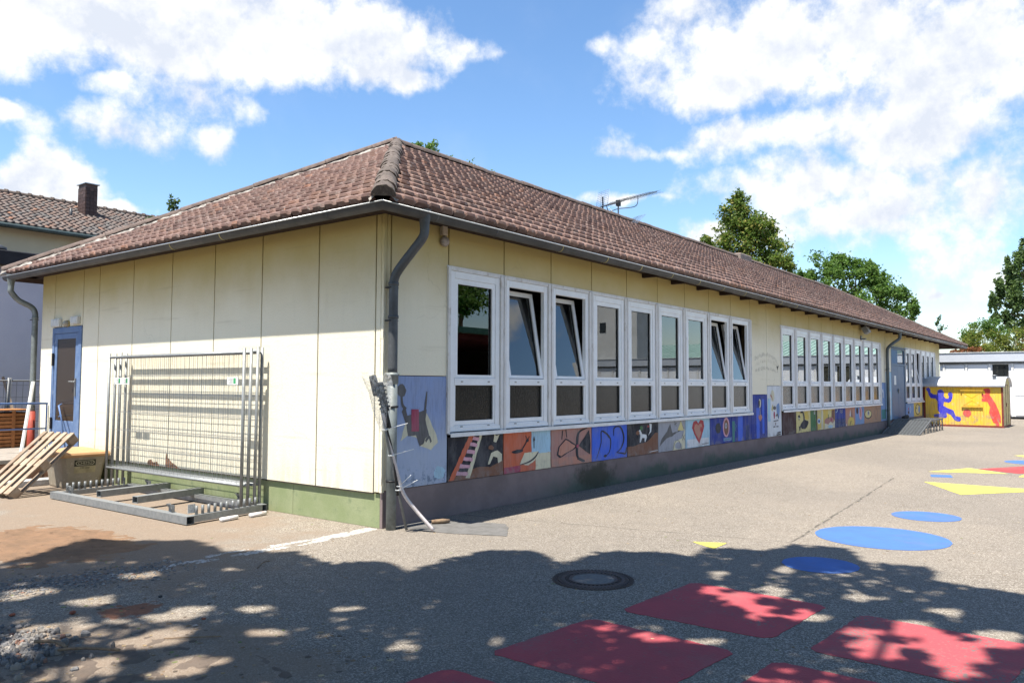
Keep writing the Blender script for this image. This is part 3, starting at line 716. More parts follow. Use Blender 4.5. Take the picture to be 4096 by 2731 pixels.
mb = MB(); mb.box(.0, .012, la+.1, lb-.1, .95, 2.36); mb.build('door_pane', wired(), ad)
mb = MB(); mb.box(-.03, -.012, la+.03, la+.065, 1.38, 1.68); mb.tube([(-.06, la+.05, 1.62), (-.06, la+.05+.16, 1.625)], .011, 8); mb.tube([(-.012, la+.05, 1.62), (-.06, la+.05, 1.62)], .012, 8); mb.build('door_handle', GALV, ad)
mb = MB(); mb.box(-.045, -.02, lb-.02, lb+.03, 1.9, 2.12); mb.box(-.045, -.02, lb-.02, lb+.03, .8, 1.0); mb.build('door_hinge', BLACKP, ad)

# ------------------------------------------------------------------ murals (painted on the wall panels)
C_ = dict(black=(.022, .022, .03), navy=(.03, .05, .16), blue=(.055, .13, .62), dblue=(.025, .045, .26), lblue=(.36, .55, .68), gblue=(.25, .32, .52), sky=(.17, .28, .50),
          orange=(.52, .13, .065), salmon=(.46, .22, .16), pinkb=(.38, .20, .17), brown=(.19, .09, .055), dbrown=(.055, .022, .022), cream=(.62, .58, .42), white=(.66, .68, .70), grey=(.33, .34, .38), dgrey=(.11, .105, .105),
          red=(.40, .05, .055), mag=(.34, .05, .10), yellow=(.62, .46, .10), lyel=(.64, .55, .24), green=(.055, .16, .06), pink=(.60, .33, .40), teal=(.05, .2, .2), tan=(.38, .22, .13))
def ell(cx, cy, rx, ry, n=18, a=0, j=0):
    ca, sa = math.cos(a), math.sin(a); o = []
    for i in range(n):
        t = 2*math.pi*i/n; k = 1+U(-j, j); x, y = rx*math.cos(t)*k, ry*math.sin(t)*k; o.append((cx+x*ca-y*sa, cy+x*sa+y*ca))
    return o
def stroke(pts, wd, taper=False):
    P = [Vector((a, b, 0)) for a, b in pts]; P = bez(P, 5); L = []; R_ = []
    for i, p in enumerate(P):
        d = (P[min(i+1, len(P)-1)]-P[max(0, i-1)]).normalized(); n = Vector((-d.y, d.x, 0)); t = i/(len(P)-1)
        ww = wd*(.35+.65*math.sin(math.pi*t)) if taper else wd
        L.append((p+n*ww/2)[:2]); R_.append((p-n*ww/2)[:2])
    return ('strip', L, R_)
def mural(x0, x1, z0, z1, bg, shapes, label=None, name='painted_panel'):
    mats = [paint(bg, C_[bg])]; mb = MB(); mb.box(x0+JW, x1-JW, -.001, .05, z0, z1, 0, bev=.003)
    ww, hh = x1-x0-2*JW, z1-z0; y = -.002
    for sh in shapes:
        col = sh[0]; pm = paint(col, C_[col])
        if pm not in mats: mats.append(pm)
        mi = mats.index(pm); y -= .0006; geo = sh[1]
        def tx(q): return (x0+JW+min(1, max(0, q[0]))*ww, y, z0+min(.999, max(.001, q[1]))*hh)
        if geo[0] == 'strip':
            L, R_ = geo[1], geo[2]; vs = [tx(q) for q in L]+[tx(q) for q in R_]; n = len(L)
            mb.add(vs, [(i, n+i, n+i+1, i+1) for i in range(n-1)], mi)
        else:
            gg = []
            for a_, b_ in zip(geo, geo[1:]+geo[:1]):
                L_ = math.hypot((b_[0]-a_[0])*ww, (b_[1]-a_[1])*hh); k_ = max(1, int(L_/.05))
                for j_ in range(k_): t_ = j_/k_; gg.append((a_[0]+(b_[0]-a_[0])*t_+U(-.005, .005)/ww, a_[1]+(b_[1]-a_[1])*t_+U(-.005, .005)/hh))
            mb.add([tx(q) for q in gg], [tuple(range(len(gg)))], mi)
    o = mb.build(name, mats, B)
    if label: o['label'] = label
    return o
R4 = lambda a, b, c, d: [(a, b), (c, b), (c, d), (a, d)]
z0m, z1m = ZP+.002, ZS-.014
mural(.11, wj1[0], z0m, 1.695, 'gblue', [('lblue', ell(.86, .10, .10, .06, 20, 0, .1)), ('cream', [(.17, .42), (.28, .62), (.62, .66), (.80, .46), (.83, .38), (.70, .32), (.52, .36), (.46, .44), (.30, .47)]),
      ('dgrey', [(.24, .73), (.28, .64), (.62, .70), (.60, .60), (.68, .42), (.50, .36), (.44, .46), (.30, .46), (.27, .56), (.19, .68)]), ('dgrey', ell(.18, .87, .075, .06, 14, 0, .08)), ('dgrey', stroke([(.18, .83), (.20, .74), (.26, .70)], .035)), ('dgrey', stroke([(.62, .86), (.60, .74), (.58, .66)], .035, True)),
      ('mag', R4(.35, .50, .48, .70)), ('cream', ell(.66, .41, .10, .045, 12, .4, .1)), ('dgrey', stroke([(.60, .40), (.66, .44), (.70, .39)], .03))], 'pale blue painted panel with a grey shape and a magenta bar')
mural(wj1[0], wj1[1], z0m, z1m, 'black', [('brown', [(.0, .0), (.0, .05), (.20, .12), (.36, .20), (.55, .26), (.75, .22), (1, .36), (1, 0)]), ('orange', [(.02, .02), (.10, .02), (.46, 1), (.36, 1)]), ('cream', [(.30, .03), (.38, .03), (.60, 1), (.55, 1)])] +
      [('pink', [(.10+.36*t, t+.03), (.31+.25*t, t-.02), (.33+.25*t, t+.06), (.12+.36*t, t+.11)]) for t in (.10, .26, .42, .58, .74, .88)] +
      [('cream', [(.70, .28), (.76, .56), (.88, .60), (.97, .50), (.97, .34), (.90, .28), (.88, .42), (.80, .46), (.74, .30)]), ('brown', ell(.76, .68, .05, .06, 10, 0, .15)), ('cream', [(.80, .82), (.86, .80), (.92, .98), (.86, .96), (.82, .99)])], 'black painted panel with a red and cream ladder')
mural(wj1[1], wj1[2], z0m, z1m, 'orange', [('lblue', R4(.57, .42, .995, .999)), ('cream', R4(.66, .0, .995, .42)), ('mag', R4(.0, .0, .33, .16)), ('cream', [(.32, .20), (.42, .46), (.72, .48), (.64, .24), (.5, .14)]), ('black', stroke([(.32, .18), (.5, .22), (.64, .32), (.72, .46)], .04, True)), ('black', ell(.27, .52, .12, .045, 12, .1)), ('black', stroke([(.34, .52), (.44, .70), (.47, .80)], .025)), ('black', ell(.48, .78, .03, .045, 8)), ('black', stroke([(.44, .9), (.48, .80), (.52, .88)], .015)), ('black', stroke([(.62, .56), (.62, .86)], .015)), ('black', ell(.62, .78, .02, .05, 8))], 'orange and pale blue painted panel')
mural(wj1[2], wj1[3], z0m, z1m, 'pinkb', [('salmon', R4(.0, .0, 1, .22)), ('black', [(.12, .30), (.16, .52), (.34, .74), (.62, .52), (.58, .44), (.2, .22)]), ('salmon', [(.16, .32), (.19, .52), (.34, .70), (.58, .51), (.55, .46), (.22, .26)]), ('black', stroke([(.88, .98), (.66, .86), (.62, .5), (.64, .18), (.82, .04)], .065, True)), ('black', stroke([(.64, .16), (.80, .05)], .07)), ('black', [(.66, .50), (.93, .92), (.97, .55), (.95, .22)]), ('black', stroke([(.26, .96), (.24, .72)], .018)), ('black', stroke([(.34, .98), (.36, .76)], .018)), ('mag', ell(.63, .50, .035, .05, 8))], 'pink painted panel with a large fish outline')
mural(wj1[3], wj1[4], z0m, z1m, 'blue', [('black', stroke([(.12, .08), (.24, .50), (.26, .86), (.50, .62), (.48, .24), (.34, .10)], .035, True)), ('black', ell(.36, .12, .05, .04, 10)), ('black', stroke([(.26, .86), (.40, .76), (.48, .62)], .05, True)), ('black', stroke([(.60, .68), (.62, .92), (.80, .92), (.90, .60), (.82, .30), (.68, .18)], .045, True)), ('black', stroke([(.68, .18), (.84, .14), (.95, .12), (.98, .3)], .05, True))], 'bright blue painted panel with two black curves')
mural(wj1[4], wj1[5], z0m, z1m, 'black', [('brown', [(0, 0), (0, .30), (.2, .30), (.4, .36), (.6, .38), (.75, .5), (.9, .66), (1, .64), (1, 0)]), ('white', [(.38, .38), (.40, .62), (.34, .76), (.40, .80), (.46, .66), (.60, .62), (.62, .54), (.57, .40), (.54, .40), (.54, .52), (.46, .52), (.42, .40)]), ('brown', ell(.32, .70, .06, .07, 8)), ('green', ell(.44, .84, .05, .07, 10)), ('white', [(.70, .98), (.78, .95), (.76, .70), (.66, .58), (.72, .72)]), ('red', ell(.66, .88, .03, .03, 8)), ('white', stroke([(.70, .06), (.98, .08)], .02))], 'black and brown painted panel with a white animal')
mural(wj1[5], wj1[6], z0m, z1m, 'grey', [('dgrey', [(.03, .18), (.10, .42), (.30, .66), (.42, .90), (.50, .60), (.70, .62), (.82, .99), (.94, .70), (.66, .58), (.5, .48), (.3, .44), (.12, .28)]), ('lyel', [(.70, .66), (.82, .98), (.94, .64)]), ('cream', [(.50, .0), (.56, .30), (.72, .34), (.85, .36), (.98, .70), (.98, 0)]), ('grey', ell(.72, .14, .13, .12, 12)), ('dgrey', stroke([(.52, .02), (.60, .28), (.74, .30), (.84, .02)], .015)), ('dgrey', stroke([(.58, .98), (.64, .80)], .015)), ('dgrey', stroke([(.56, .86), (.66, .92)], .015)), ('dgrey', stroke([(.86, .3), (.98, .5)], .012)), ('dgrey', stroke([(.88, .5), (.97, .3)], .012))], 'grey painted panel with dark peaks')
hrt = [(.54, .10), (.34, .46), (.25, .70), (.30, .90), (.42, .95), (.50, .84), (.60, .96), (.72, .92), (.76, .72), (.66, .40)]
mural(wj1[6], wj1[7], z0m, z1m, 'lblue', [('white', R4(.05, .02, .95, .3)), ('red', hrt), ('salmon', [(.5+(a-.5)*.68, .58+(b-.58)*.68) for a, b in hrt]), ('red', ell(.62, .62, .04, .1, 8)), ('black', stroke([(.66, .08), (.95, .1)], .02))], 'light blue painted panel with a red heart')
mural(wj1[7], wj1[8], z0m, z1m, 'dblue', [('black', ell(.36, .60, .13, .19, 12, 0, .08)), ('pink', ell(.74, .60, .16, .38, 20)), ('brown', ell(.74, .60, .11, .30, 18)), ('grey', ell(.73, .66, .06, .12, 12)), ('black', ell(.73, .66, .02, .03, 8)), ('sky', R4(.6, .08, .98, .20)), ('teal', stroke([(.64, .13), (.94, .15)], .03))], 'dark blue painted panel with a pink and brown oval')
mural(wj1[8], wj1[9], z0m, z1m, 'dblue', [('blue', R4(.30, .0, .55, .999)), ('teal', R4(.02, .0, .14, .8)), ('navy', R4(.7, 0, .9, .6)), ('teal', stroke([(.15, .7), (.22, .6), (.15, .5), (.22, .4)], .02))], 'streaky blue painted panel')
mural(wj1[9], 12.0, z0m, 1.395, 'dblue', [('blue', R4(.3, .0, .5, .7)), ('blue', R4(.66, .1, .8, .9)), ('cream', ell(.52, .80, .08, .10, 12)), ('black', ell(.48, .80, .05, .08, 10)), ('cream', stroke([(.52, .70), (.54, .52)], .02)), ('salmon', [(.54, .38), (.42, .47), (.44, .54), (.53, .52), (.60, .55), (.66, .47)])], 'tall dark blue painted panel with a small balloon and heart')
mural(12.0, 12.95, z0m, 1.595, 'white', [('lblue', R4(.02, .3, .2, .75)), ('sky', ell(.75, .50, .12, .16, 12, 0, .2)), ('cream', ell(.36, .80, .12, .12, 10, .3, .1)), ('salmon', stroke([(.2, .82), (.3, .78), (.34, .72)], .04)), ('dgrey', ell(.48, .56, .12, .04, 10, 0, .1)), ('mag', ell(.46, .42, .05, .08, 8)), ('dgrey', stroke([(.56, .40), (.70, .42), (.78, .34)], .05, True)), ('lyel', stroke([(.28, .52), (.36, .62), (.34, .5)], .04)), ('dgrey', stroke([(.4, .30), (.75, .31)], .02)), ('dgrey', R4(.38, .18, .52, .2)), ('dgrey', R4(.58, .18, .74, .2)), ('brown', R4(.52, .22, .56, .27)), ('dgrey', stroke([(.66, .06), (.9, .07)], .03)), ('dgrey', stroke([(.6, .02), (.9, .03)], .03))], 'white and blue painted panel with many small shapes')
m2 = [(13.0, 14.02, 'dbrown', []), (14.02, 15.16, 'lyel', [('yellow', ell(.7, .75, .2, .2, 12, 0, .2)), ('black', ell(.55, .36, .30, .20, 16, .2, .12)), ('black', stroke([(.52, .50), (.52, .74), (.42, .96), (.28, .92)], .09)), ('black', [(.10, .80), (.16, .56), (.26, .72), (.22, .84)]), ('white', [(.14, .72), (.18, .62), (.22, .70)]), ('black', [(.18, .05), (.16, .30), (.3, .3), (.24, .12)])]),
      (15.16, 15.62, 'green', [('white', ell(.75, .88, .12, .08, 10)), ('black', ell(.75, .88, .05, .05, 8))]), (15.62, 16.26, 'lyel', [('black', R4(0, 0, .16, .999)), ('yellow', [(.18, .02), (.7, .1), (.6, .6), (.18, .7)]), ('white', ell(.38, .44, .22, .14, 14)), ('sky', ell(.38, .44, .16, .10, 12)), ('black', ell(.40, .43, .08, .05, 10)), ('cream', R4(.72, .02, .99, .98))]),
      (16.26, 17.36, 'yellow', [('lyel', R4(.4, .5, .7, .99)), ('brown', [(.68, .55), (.72, .94), (.97, .96), (.97, .4)]), ('pinkb', ell(.5, .38, .42, .22, 16)), ('cream', [(.05, .0), (.1, .3), (.4, .22), (.6, .35), (.8, .25), (.98, .4), (.98, 0)]), ('mag', ell(.68, .45, .08, .1, 8)), ('green', stroke([(.42, .5), (.42, .74)], .05)), ('lblue', ell(.6, .1, .2, .08, 8, 0, .2))]),
      (17.36, 18.45, 'dblue', [('navy', R4(0, 0, 1, .4)), ('black', stroke([(.05, .4), (.2, .46), (.35, .38), (.5, .46), (.7, .4), (.95, .46)], .02)), ('black', stroke([(.05, .2), (.2, .26), (.35, .18), (.5, .26), (.7, .2), (.95, .26)], .02)), ('lblue', stroke([(.05, .8), (.2, .84), (.24, .98)], .03)), ('lyel', stroke([(.5, .8), (.6, .76), (.7, .8)], .02)), ('lyel', stroke([(.5, .9), (.6, .86), (.7, .9)], .02))]),
      (18.45, 19.5, 'salmon', [('yellow', ell(.55, .18, .35, .32, 14, 0, .04)), ('black', stroke([(.42, .02), (.56, .28)], .06)), ('dgrey', [(.58, .45), (.64, .98), (.70, .45)]), ('white', [(.40, .55), (.48, .92), (.52, .50)]), ('white', [(.02, .02), (.04, .16), (.1, .02)])]),
      (19.5, 20.56, 'sky', [('dbrown', ell(.22, .78, .12, .18, 12)), ('pink', ell(.58, .62, .18, .38, 16, 0, .06)), ('salmon', ell(.58, .66, .08, .26, 12)), ('navy', stroke([(.85, .9), (.8, .7)], .03))]),
      (20.56, 22.75, 'tan', [('black', ell(.22, .52, .21, .27, 16, 0, .04)), ('lyel', ell(.22, .54, .18, .22, 16)), ('grey', ell(.23, .60, .06, .14, 12)), ('black', ell(.24, .6, .02, .07, 8)), ('dgrey', stroke([(.66, .94), (.60, .6), (.64, .2), (.72, .2), (.76, .6), (.70, .94)], .015)), ('dgrey', stroke([(.76, .76), (.86, .84), (.96, .74)], .015))])]
m2l = ['plain dark brown painted panel', 'yellow painted panel with a black blob', 'narrow green painted panel', 'yellow and cream painted panel with a blue eye', 'yellow and pink painted panel', 'dark blue painted panel with black waves', 'salmon painted panel with a yellow hill', 'blue painted panel with a pink oval', 'wide brown painted panel with a yellow eye']
for (p, q, bg, sh), lb_ in zip(m2, m2l): mural(p, q, z0m, z1m, bg, sh, lb_)
mural(22.75, 23.5, z0m, 1.715, 'sky', [('white', ell(.4, .78, .09, .06, 10)), ('white', R4(.34, .6, .50, .78)), ('dbrown', R4(.36, .6, .40, .74)), ('teal', R4(.05, .05, .9, .3))], 'tall blue painted panel beside the second downpipe')
mural(23.5, 24.35, z0m, 2.095, 'lblue', [('white', R4(.4, .1, .8, .6)), ('sky', R4(.1, .6, .5, .95))], 'tall pale blue painted panel beside the double door')
mural(26.62, 28.0, z0m, z1m, 'sky', [('red', ell(.3, .6, .05, .1, 8)), ('white', stroke([(.5, .3), (.6, .6), (.5, .8)], .04)), ('dbrown', ell(.3, .35, .1, .12, 8))], 'blue painted panel right of the double door')
mural(28.0, 29.6, z0m, z1m, 'yellow', [('black', ell(.45, .5, .30, .40, 16)), ('lyel', ell(.46, .5, .25, .34, 16)), ('sky', ell(.62, .5, .12, .25, 12)), ('black', ell(.3, .6, .04, .08, 8))], 'yellow painted panel with a face')
mural(29.6, 32.6, z0m, z1m, 'dbrown', [], 'dark painted panel behind the yellow trailer')

# ------------------------------------------------------------------ writing on the wall
def text_mesh(body, size, m, name, parent, fx, ext=0):
    cu = bpy.data.curves.new(name, 'FONT'); cu.body = body; cu.size = size; cu.resolution_u = 3; cu.align_x = 'CENTER'; cu.offset = -.0035 if name == 'wall_writing' else 0
    tmp = bpy.data.objects.new('tmp', cu); COL.objects.link(tmp)
    dg = bpy.context.evaluated_depsgraph_get(); me = bpy.data.meshes.new_from_object(tmp.evaluated_get(dg))
    bpy.data.objects.remove(tmp)
    xs = [v.co.x for v in me.vertices]; xa, xb = min(xs), max(xs)
    for v in me.vertices: v.co = fx((v.co.x-xa)/(xb-xa), v.co.x, v.co.y)
    me.materials.clear(); me.materials.append(m)
    return obj(name, me, parent)
INK = mat('black_writing', (.10, .10, .08), rough=.8); INKF = mat('faded_writing', (.55, .49, .38), rough=.8)
def arc(x0, x1, zc, rise, tilt=0):
    return lambda u, X, Y: Vector((x0+(x1-x0)*u, -.004-.0005*tilt, zc+rise*(1-(2*u-1)**2)+Y*1.0+.012*math.sin(u*37)))
text_mesh('Durch diese Bilder sollt ihr euch an die', .13, INK, 'wall_writing', B, arc(11.25, 12.66, 2.16, .12))['label'] = 'upper line of black handwriting'
text_mesh('erste 4. Klasse die bis 2003/04', .12, INKF, 'wall_writing', B, arc(11.28, 12.80, 2.03, .11))['label'] = 'faded middle line of handwriting'
text_mesh('an der Schule war, erinnern', .13, INK, 'wall_writing', B, arc(11.28, 12.60, 1.90, .07))['label'] = 'lower line of black handwriting'
mb = MB(); mb.add([(12.63, -.005, 2.08), (12.70, -.005, 1.96), (12.77, -.005, 2.08), (12.70, -.005, 2.05)], [(0, 1, 2, 3)]); mb.add([(12.70+.012*math.cos(a), -.005, 1.935+.012*math.sin(a)) for a in [i for i in range(6)]], [tuple(range(6))[::-1]])
mb.build('exclamation_mark', INK, B)

# ------------------------------------------------------------------ roof
EY, EZ, RZ = -.46, 3.545, 6.235                      # eave edge of tiles, ridge height
HW = W_/2-EY                                        # half width 4.965
SLP = math.atan2(RZ-EZ, HW); SL = math.hypot(RZ-EZ, HW)
RX0 = EY+HW; XR = 38.2; RX1 = XR-HW; CYR = W_/2
mb = MB(); t_ = .05
A_ = (EY, EY); v = [(EY, EY, EZ-.05), (XR, EY, EZ-.05), (XR, W_-EY, EZ-.05), (EY, W_-EY, EZ-.05), (RX0, CYR, RZ-.05), (RX1, CYR, RZ-.05)]
mb.add(v, [(0, 1, 5, 4), (1, 2, 5), (2, 3, 4, 5), (3, 0, 4)])
v2 = [(a, b, c-.05) for a, b, c in v]; mb.add(v2, [(4, 5, 1, 0), (5, 2, 1), (5, 4, 3, 2), (4, 0, 3)])
mb.add([v[0], v[1], v2[1], v2[0]], [(0, 3, 2, 1)]); mb.add([v[0], v[3], v2[3], v2[0]], [(0, 1, 2, 3)])
ROOF = mb.build('roof', DWOOD, B); ROOF['label'] = 'hip roof of weathered red brown clay tiles'
TWD, TEX = .202, SL/16.5                              # tile width and exposure
def tile_mesh(flip=False):
    prof = [(-.101, -.002), (-.097, .020), (-.088, .028), (-.02, .029), (.030, .028), (.044, .023), (.060, .004), (.070, -.002), (.100, -.003)]
    mb = MB(); n = len(prof); rows = []
    # along slope: s=0 lower edge, s>0 up the slope
    for (s, dz, k, nx) in ((.008, -.020, .2, 1.0), (-.003, .020, .8, 1.0), (.016, .042, 1.0, 1), (TEX+.02, -.004, 1, 1)):
        for (x, h) in prof:
            bow = -.022*abs(x/.1)**4 if s < .02 else 0
            mb.v.append((x, s-bow*.8, dz+h*k))
    for r in range(3):
        for i in range(n-1):
            a = r*n+i; mb.f.append((a, a+1, a+n+1, a+n)); mb.mi.append(0); mb.smooth.append(False)
    me = bpy.data.meshes.new('roof_tile'); me.from_pydata(mb.v, [], mb.f); me.materials.append(TILE); me.polygons.foreach_set('use_smooth', mb.smooth); me.update(); return me
def tile_field(tm, tms, parent, camp, nind, name='roof_tile', bulk='roof_tiles'):
    tms.sort(key=lambda M_: (M_.translation-camp).length)
    for M_ in tms[:nind]:
        o = bpy.data.objects.new(name, tm); COL.objects.link(o); o.parent = parent; o.matrix_local = M_
    tv = [v.co.copy() for v in tm.vertices]; tf = [tuple(p.vertices) for p in tm.polygons]; tsm = [p.use_smooth for p in tm.polygons]
    mb = MB()
    for M_ in tms[nind:]:
        o = len(mb.v); mb.v += [(M_ @ c)[:] for c in tv]; mb.f += [tuple(i+o for i in f) for f in tf]; mb.smooth += tsm
    mb.mi = [0]*len(mb.f)
    b_ = mb.build(bulk, list(tm.materials), parent); b_['kind'] = 'stuff'; return b_
TM = tile_mesh()
def slope_tiles(origin, along, upv, L, inset0, inset1, rows, w_=TWD, ex=TEX, stag=.5):
    """origin: start of the eave; along: unit vector on the eave; upv: unit vector up the slope"""
    out = []; nrm = along.cross(upv).normalized()
    for r in range(rows):
        s = r*ex; f = min(1, (s+ex*.5)/SL_)
        a = inset0*f; b = L-inset1*f; off = (((r*.39) % 1)*w_ if stag else 0)+.02*math.sin(r*1.7)
        k0 = int((a-off)/w_)
        u = off+k0*w_
        while u < b+w_*.3:
            if u > a-w_*.1 and u < b+w_*.1:
                p = origin+along*(u+U(-.006, .006))+upv*(s+U(-.007, .007))+nrm*(.008+U(0, .004))
                M_ = Matrix((along, upv, nrm)).transposed().to_4x4(); M_.translation = p
                out.append(M_ @ Matrix.Rotation(U(-.03, .03), 4, 'Z') @ Matrix.Rotation(U(-.012, .02), 4, 'X') @ Matrix.Rotation(U(-.03, .03), 4, 'Y'))
            u += w_
    return out
SL_ = SL
camp = Vector((CX, CY, 1.6)); cs, sn = math.cos(SLP), math.sin(SLP)
tb = slope_tiles(Vector((EY, EY, EZ)), Vector((1, 0, 0)), Vector((0, cs, sn)), XR-EY, HW, HW, 16)
ta = slope_tiles(Vector((EY, W_-EY, EZ)), Vector((0, -1, 0)), Vector((cs, 0, sn)), W_-2*EY, HW, HW, 16)
tb2 = slope_tiles(Vector((XR, W_-EY, EZ)), Vector((-1, 0, 0)), Vector((0, -cs, sn)), XR-EY, HW, HW+.35, 16)
tile_field(TM, tb+ta, ROOF, camp, 300)
tile_field(TM, tb2, ROOF, camp, 0, bulk='rear_roof_tiles')
# ridge and hip tiles
def ridge_mesh(L, r0, r1, m, name='ridge_tile', n=9, lump=0.0):
    mb = MB()
    for (s, r) in ((0, r0), (.03, r0*1.0), (.06, r0), (L, r1)):
        for k in range(n):
            a = math.pi*k/(n-1); mb.v.append((s, -math.cos(a)*r, math.sin(a)*r*.92+U(-lump, lump)))
    for i in range(3):
        for k in range(n-1): a = i*n+k; mb.f.append((a, a+n, a+n+1, a+1)); mb.mi.append(0); mb.smooth.append(True)
    mb.f.append(tuple(range(n))); mb.mi.append(0); mb.smooth.append(False)
    me = bpy.data.meshes.new(name); me.from_pydata(mb.v, [], mb.f); me.materials.append(m); me.polygons.foreach_set('use_smooth', mb.smooth); me.update(); return me
def run_ridge(a, b, me, step, upv=Vector((0, 0, 1)), jit=.008, lift=.02, label=None):
    a = Vector(a); b = Vector(b); d = (b-a); L = d.length; d /= L; r = d.cross(upv).normalized(); u = r.cross(d); n = int(L/step)
    st = L/n
    for k in range(n):
        M_ = Matrix((d, -r, u)).transposed().to_4x4(); M_.translation = a+d*(k*st)+u*(lift+U(-jit, jit))+r*U(-jit, jit)
        o = bpy.data.objects.new('ridge_tile', me); COL.objects.link(o); o.parent = ROOF; o.matrix_local = M_ @ Matrix.Rotation(U(-.02, .02), 4, 'Z') @ Matrix.Rotation(-.035, 4, 'Y')
        if label: o['label'] = label
RM = ridge_mesh(.43, .125, .11, RIDGE); HM = ridge_mesh(.42, .132, .118, HIPM, n=13, lump=.009)
LM = ridge_mesh(.52, .10, .082, RIDGE)
run_ridge((EY+.02, EY+.02, EZ-.005), (RX0, CYR, RZ-.02), HM, .33, jit=.012, lift=.035)
run_ridge((EY+.02, W_-EY-.02, EZ+.0), (RX0, CYR, RZ), LM, .46, lift=.065)
run_ridge((RX0-.1, CYR, RZ-.02), (RX1+.1, CYR, RZ-.02), RM, .37, lift=.03)
run_ridge((XR-.02, EY+.02, EZ), (RX1, CYR, RZ), RM, .37); run_ridge((XR-.02, W_-EY-.02, EZ), (RX1, CYR, RZ), RM, .37)
# mortar bedding: lumpy strips beneath
mb = MB()
def mortar(a, b, w_, dz):
    a = Vector(a); b = Vector(b); n = int((b-a).length/.06); d = (b-a).normalized(); r = d.cross(Vector((0, 0, 1))).normalized()
    base_i = len(mb.v)
    for i in range(n+1):
        p = a.lerp(b, i/n)
        for k in range(5):
            t = (k-2)/2; h = (1-abs(t))*w_*.55; mb.v.append((p+r*t*w_*(1+U(-.12, .12))+Vector((0, 0, dz+h-.035*abs(t)+U(-.012, .012))))[:])
    for i in range(n):
        for k in range(4): q = base_i+i*5+k; mb.f.append((q, q+1, q+6, q+5)); mb.mi.append(0); mb.smooth.append(False)
mortar((EY, W_-EY, EZ), (RX0, CYR, RZ), .16, .035); mortar((EY, EY, EZ), (RX0, CYR, RZ), .16, .0); mortar((RX0, CYR, RZ), (RX1, CYR, RZ), .115, -.015)
mb.build('mortar_bedding', MORTAR, ROOF)
# cap where the three ridges meet
mb = MB(); mb.lathe((RX0, CYR, RZ-.03), [(.17, -.05), (.165, .03), (.13, .09), (.06, .125), (.002, .13)], 14); mb.build('apex_cap', HIPM, ROOF)
# stub chimney near the ridge
mb = MB(); mb.box(21.4, 22.5, 4.3, 4.9, 6.0, 6.40, bev=.03); ch = mb.build('chimney', mat('old_brick_stack', (.24, .19, .16), (.32, .28, .24), rough=.95, scale=6, bd=.02, bs=1), ROOF)

# gutters
def gutter(pts, name='gutter'):
    mb = MB(); n = 9; gz, r = 3.503, .072; P = [Vector(p) for p in pts]; sec = []
    for i, p in enumerate(P):
        d0 = (P[i]-P[i-1]).normalized() if i > 0 else None; d1 = (P[i+1]-P[i]).normalized() if i < len(P)-1 else None
        if d0 and d1:
            n0 = Vector((d0.y, -d0.x, 0)); n1 = Vector((d1.y, -d1.x, 0)); nn = (n0+n1).normalized(); k = 1/max(.3, nn.dot(n0))
        else:
            dd = d0 or d1; nn = Vector((dd.y, -dd.x, 0)); k = 1
        for rr in (r, r-.004):
            for j in range(n):
                a = math.pi*j/(n-1); mb.v.append((p.x+nn.x*k*math.cos(a)*rr, p.y+nn.y*k*math.cos(a)*rr, gz-math.sin(a)*rr))
    for i in range(len(P)-1):
        o = i*2*n; o2 = o+2*n
        for j in range(n-1):
            mb.f.append((o+j, o2+j, o2+j+1, o+j+1)); mb.f.append((o+n+j, o+n+j+1, o2+n+j+1, o2+n+j)); mb.mi += [0, 0]; mb.smooth += [True, True]
        for j in (0, n-1): mb.f.append((o+j, o2+j, o2+n+j, o+n+j)); mb.mi.append(0); mb.smooth.append(False)
    g_ = mb.build(name, ZINC, B)
    mb = MB()
    off = []
    for i, p in enumerate(P):
        d0 = (P[i]-P[i-1]).normalized() if i > 0 else None; d1 = (P[i+1]-P[i]).normalized() if i < len(P)-1 else None
        if d0 and d1:
            n0 = Vector((d0.y, -d0.x, 0)); n1 = Vector((d1.y, -d1.x, 0)); nn = (n0+n1).normalized(); k = 1/max(.3, nn.dot(n0))
        else:
            dd = d0 or d1; nn = Vector((dd.y, -dd.x, 0)); k = 1
        off.append((p.x+nn.x*k*(r+.004), p.y+nn.y*k*(r+.004), gz+.003))
    for a, b in zip(off, off[1:]): mb.tube([a, b], .008, 8)
    mb.build('gutter_lip', ZINCB, g_)
    return g_
gp = [(-.43, W_+.43, 0), (-.43, -.43, 0), (38.1, -.43, 0)]
Gt = gutter(gp)
def ring(x, y, ax, m, r=.0775, wdt=.018):
    mb = MB(); n = 10
    for s in (-wdt/2, wdt/2):
        for j in range(n):
            a = math.pi*j/(n-1); c, q = math.cos(a)*r, -math.sin(a)*r
            mb.v.append((x+s, y-c, 3.503+q) if ax == 'x' else (x-c, y+s, 3.503+q))
    for j in range(n-1): mb.f.append((j, j+1, n+j+1, n+j)); mb.mi.append(0); mb.smooth.append(True)
    return mb.build('gutter_bracket', m, Gt)
bx = [.35, 1.42, 2.85, 4.05, 5.1, 6.2, 7.3, 8.4, 9.5]+[10.6+1.05*i for i in range(26)]
for i, x in enumerate(bx): ring(x, -.43, 'x', ZINC if i < 2 else YBRK)
for y in (.4, 1.35, 2.5, 3.7, 4.9, 6.1, 7.3, 8.4): ring(-.43, y, 'y', YBRK if 2 < y < 4 else ZINC)
# soffit and rafter tails
mb = MB(); mb.box(-.36, XR-.2, -.36, -.001, 3.52, 3.535); mb.box(-.36, -.001, 0, W_+.36, 3.52, 3.535); mb.box(-.36, 2.0, W_+.03, W_+.36, 3.52, 3.535); mb.build('soffit', DWOOD, B)
for k in range(29):
    x = 6.05+1.1*k; mb = MB(); mb.box(x-.035, x+.035, -.28, -.002, 3.45, 3.518); mb.build('rafter', DWOOD, B)

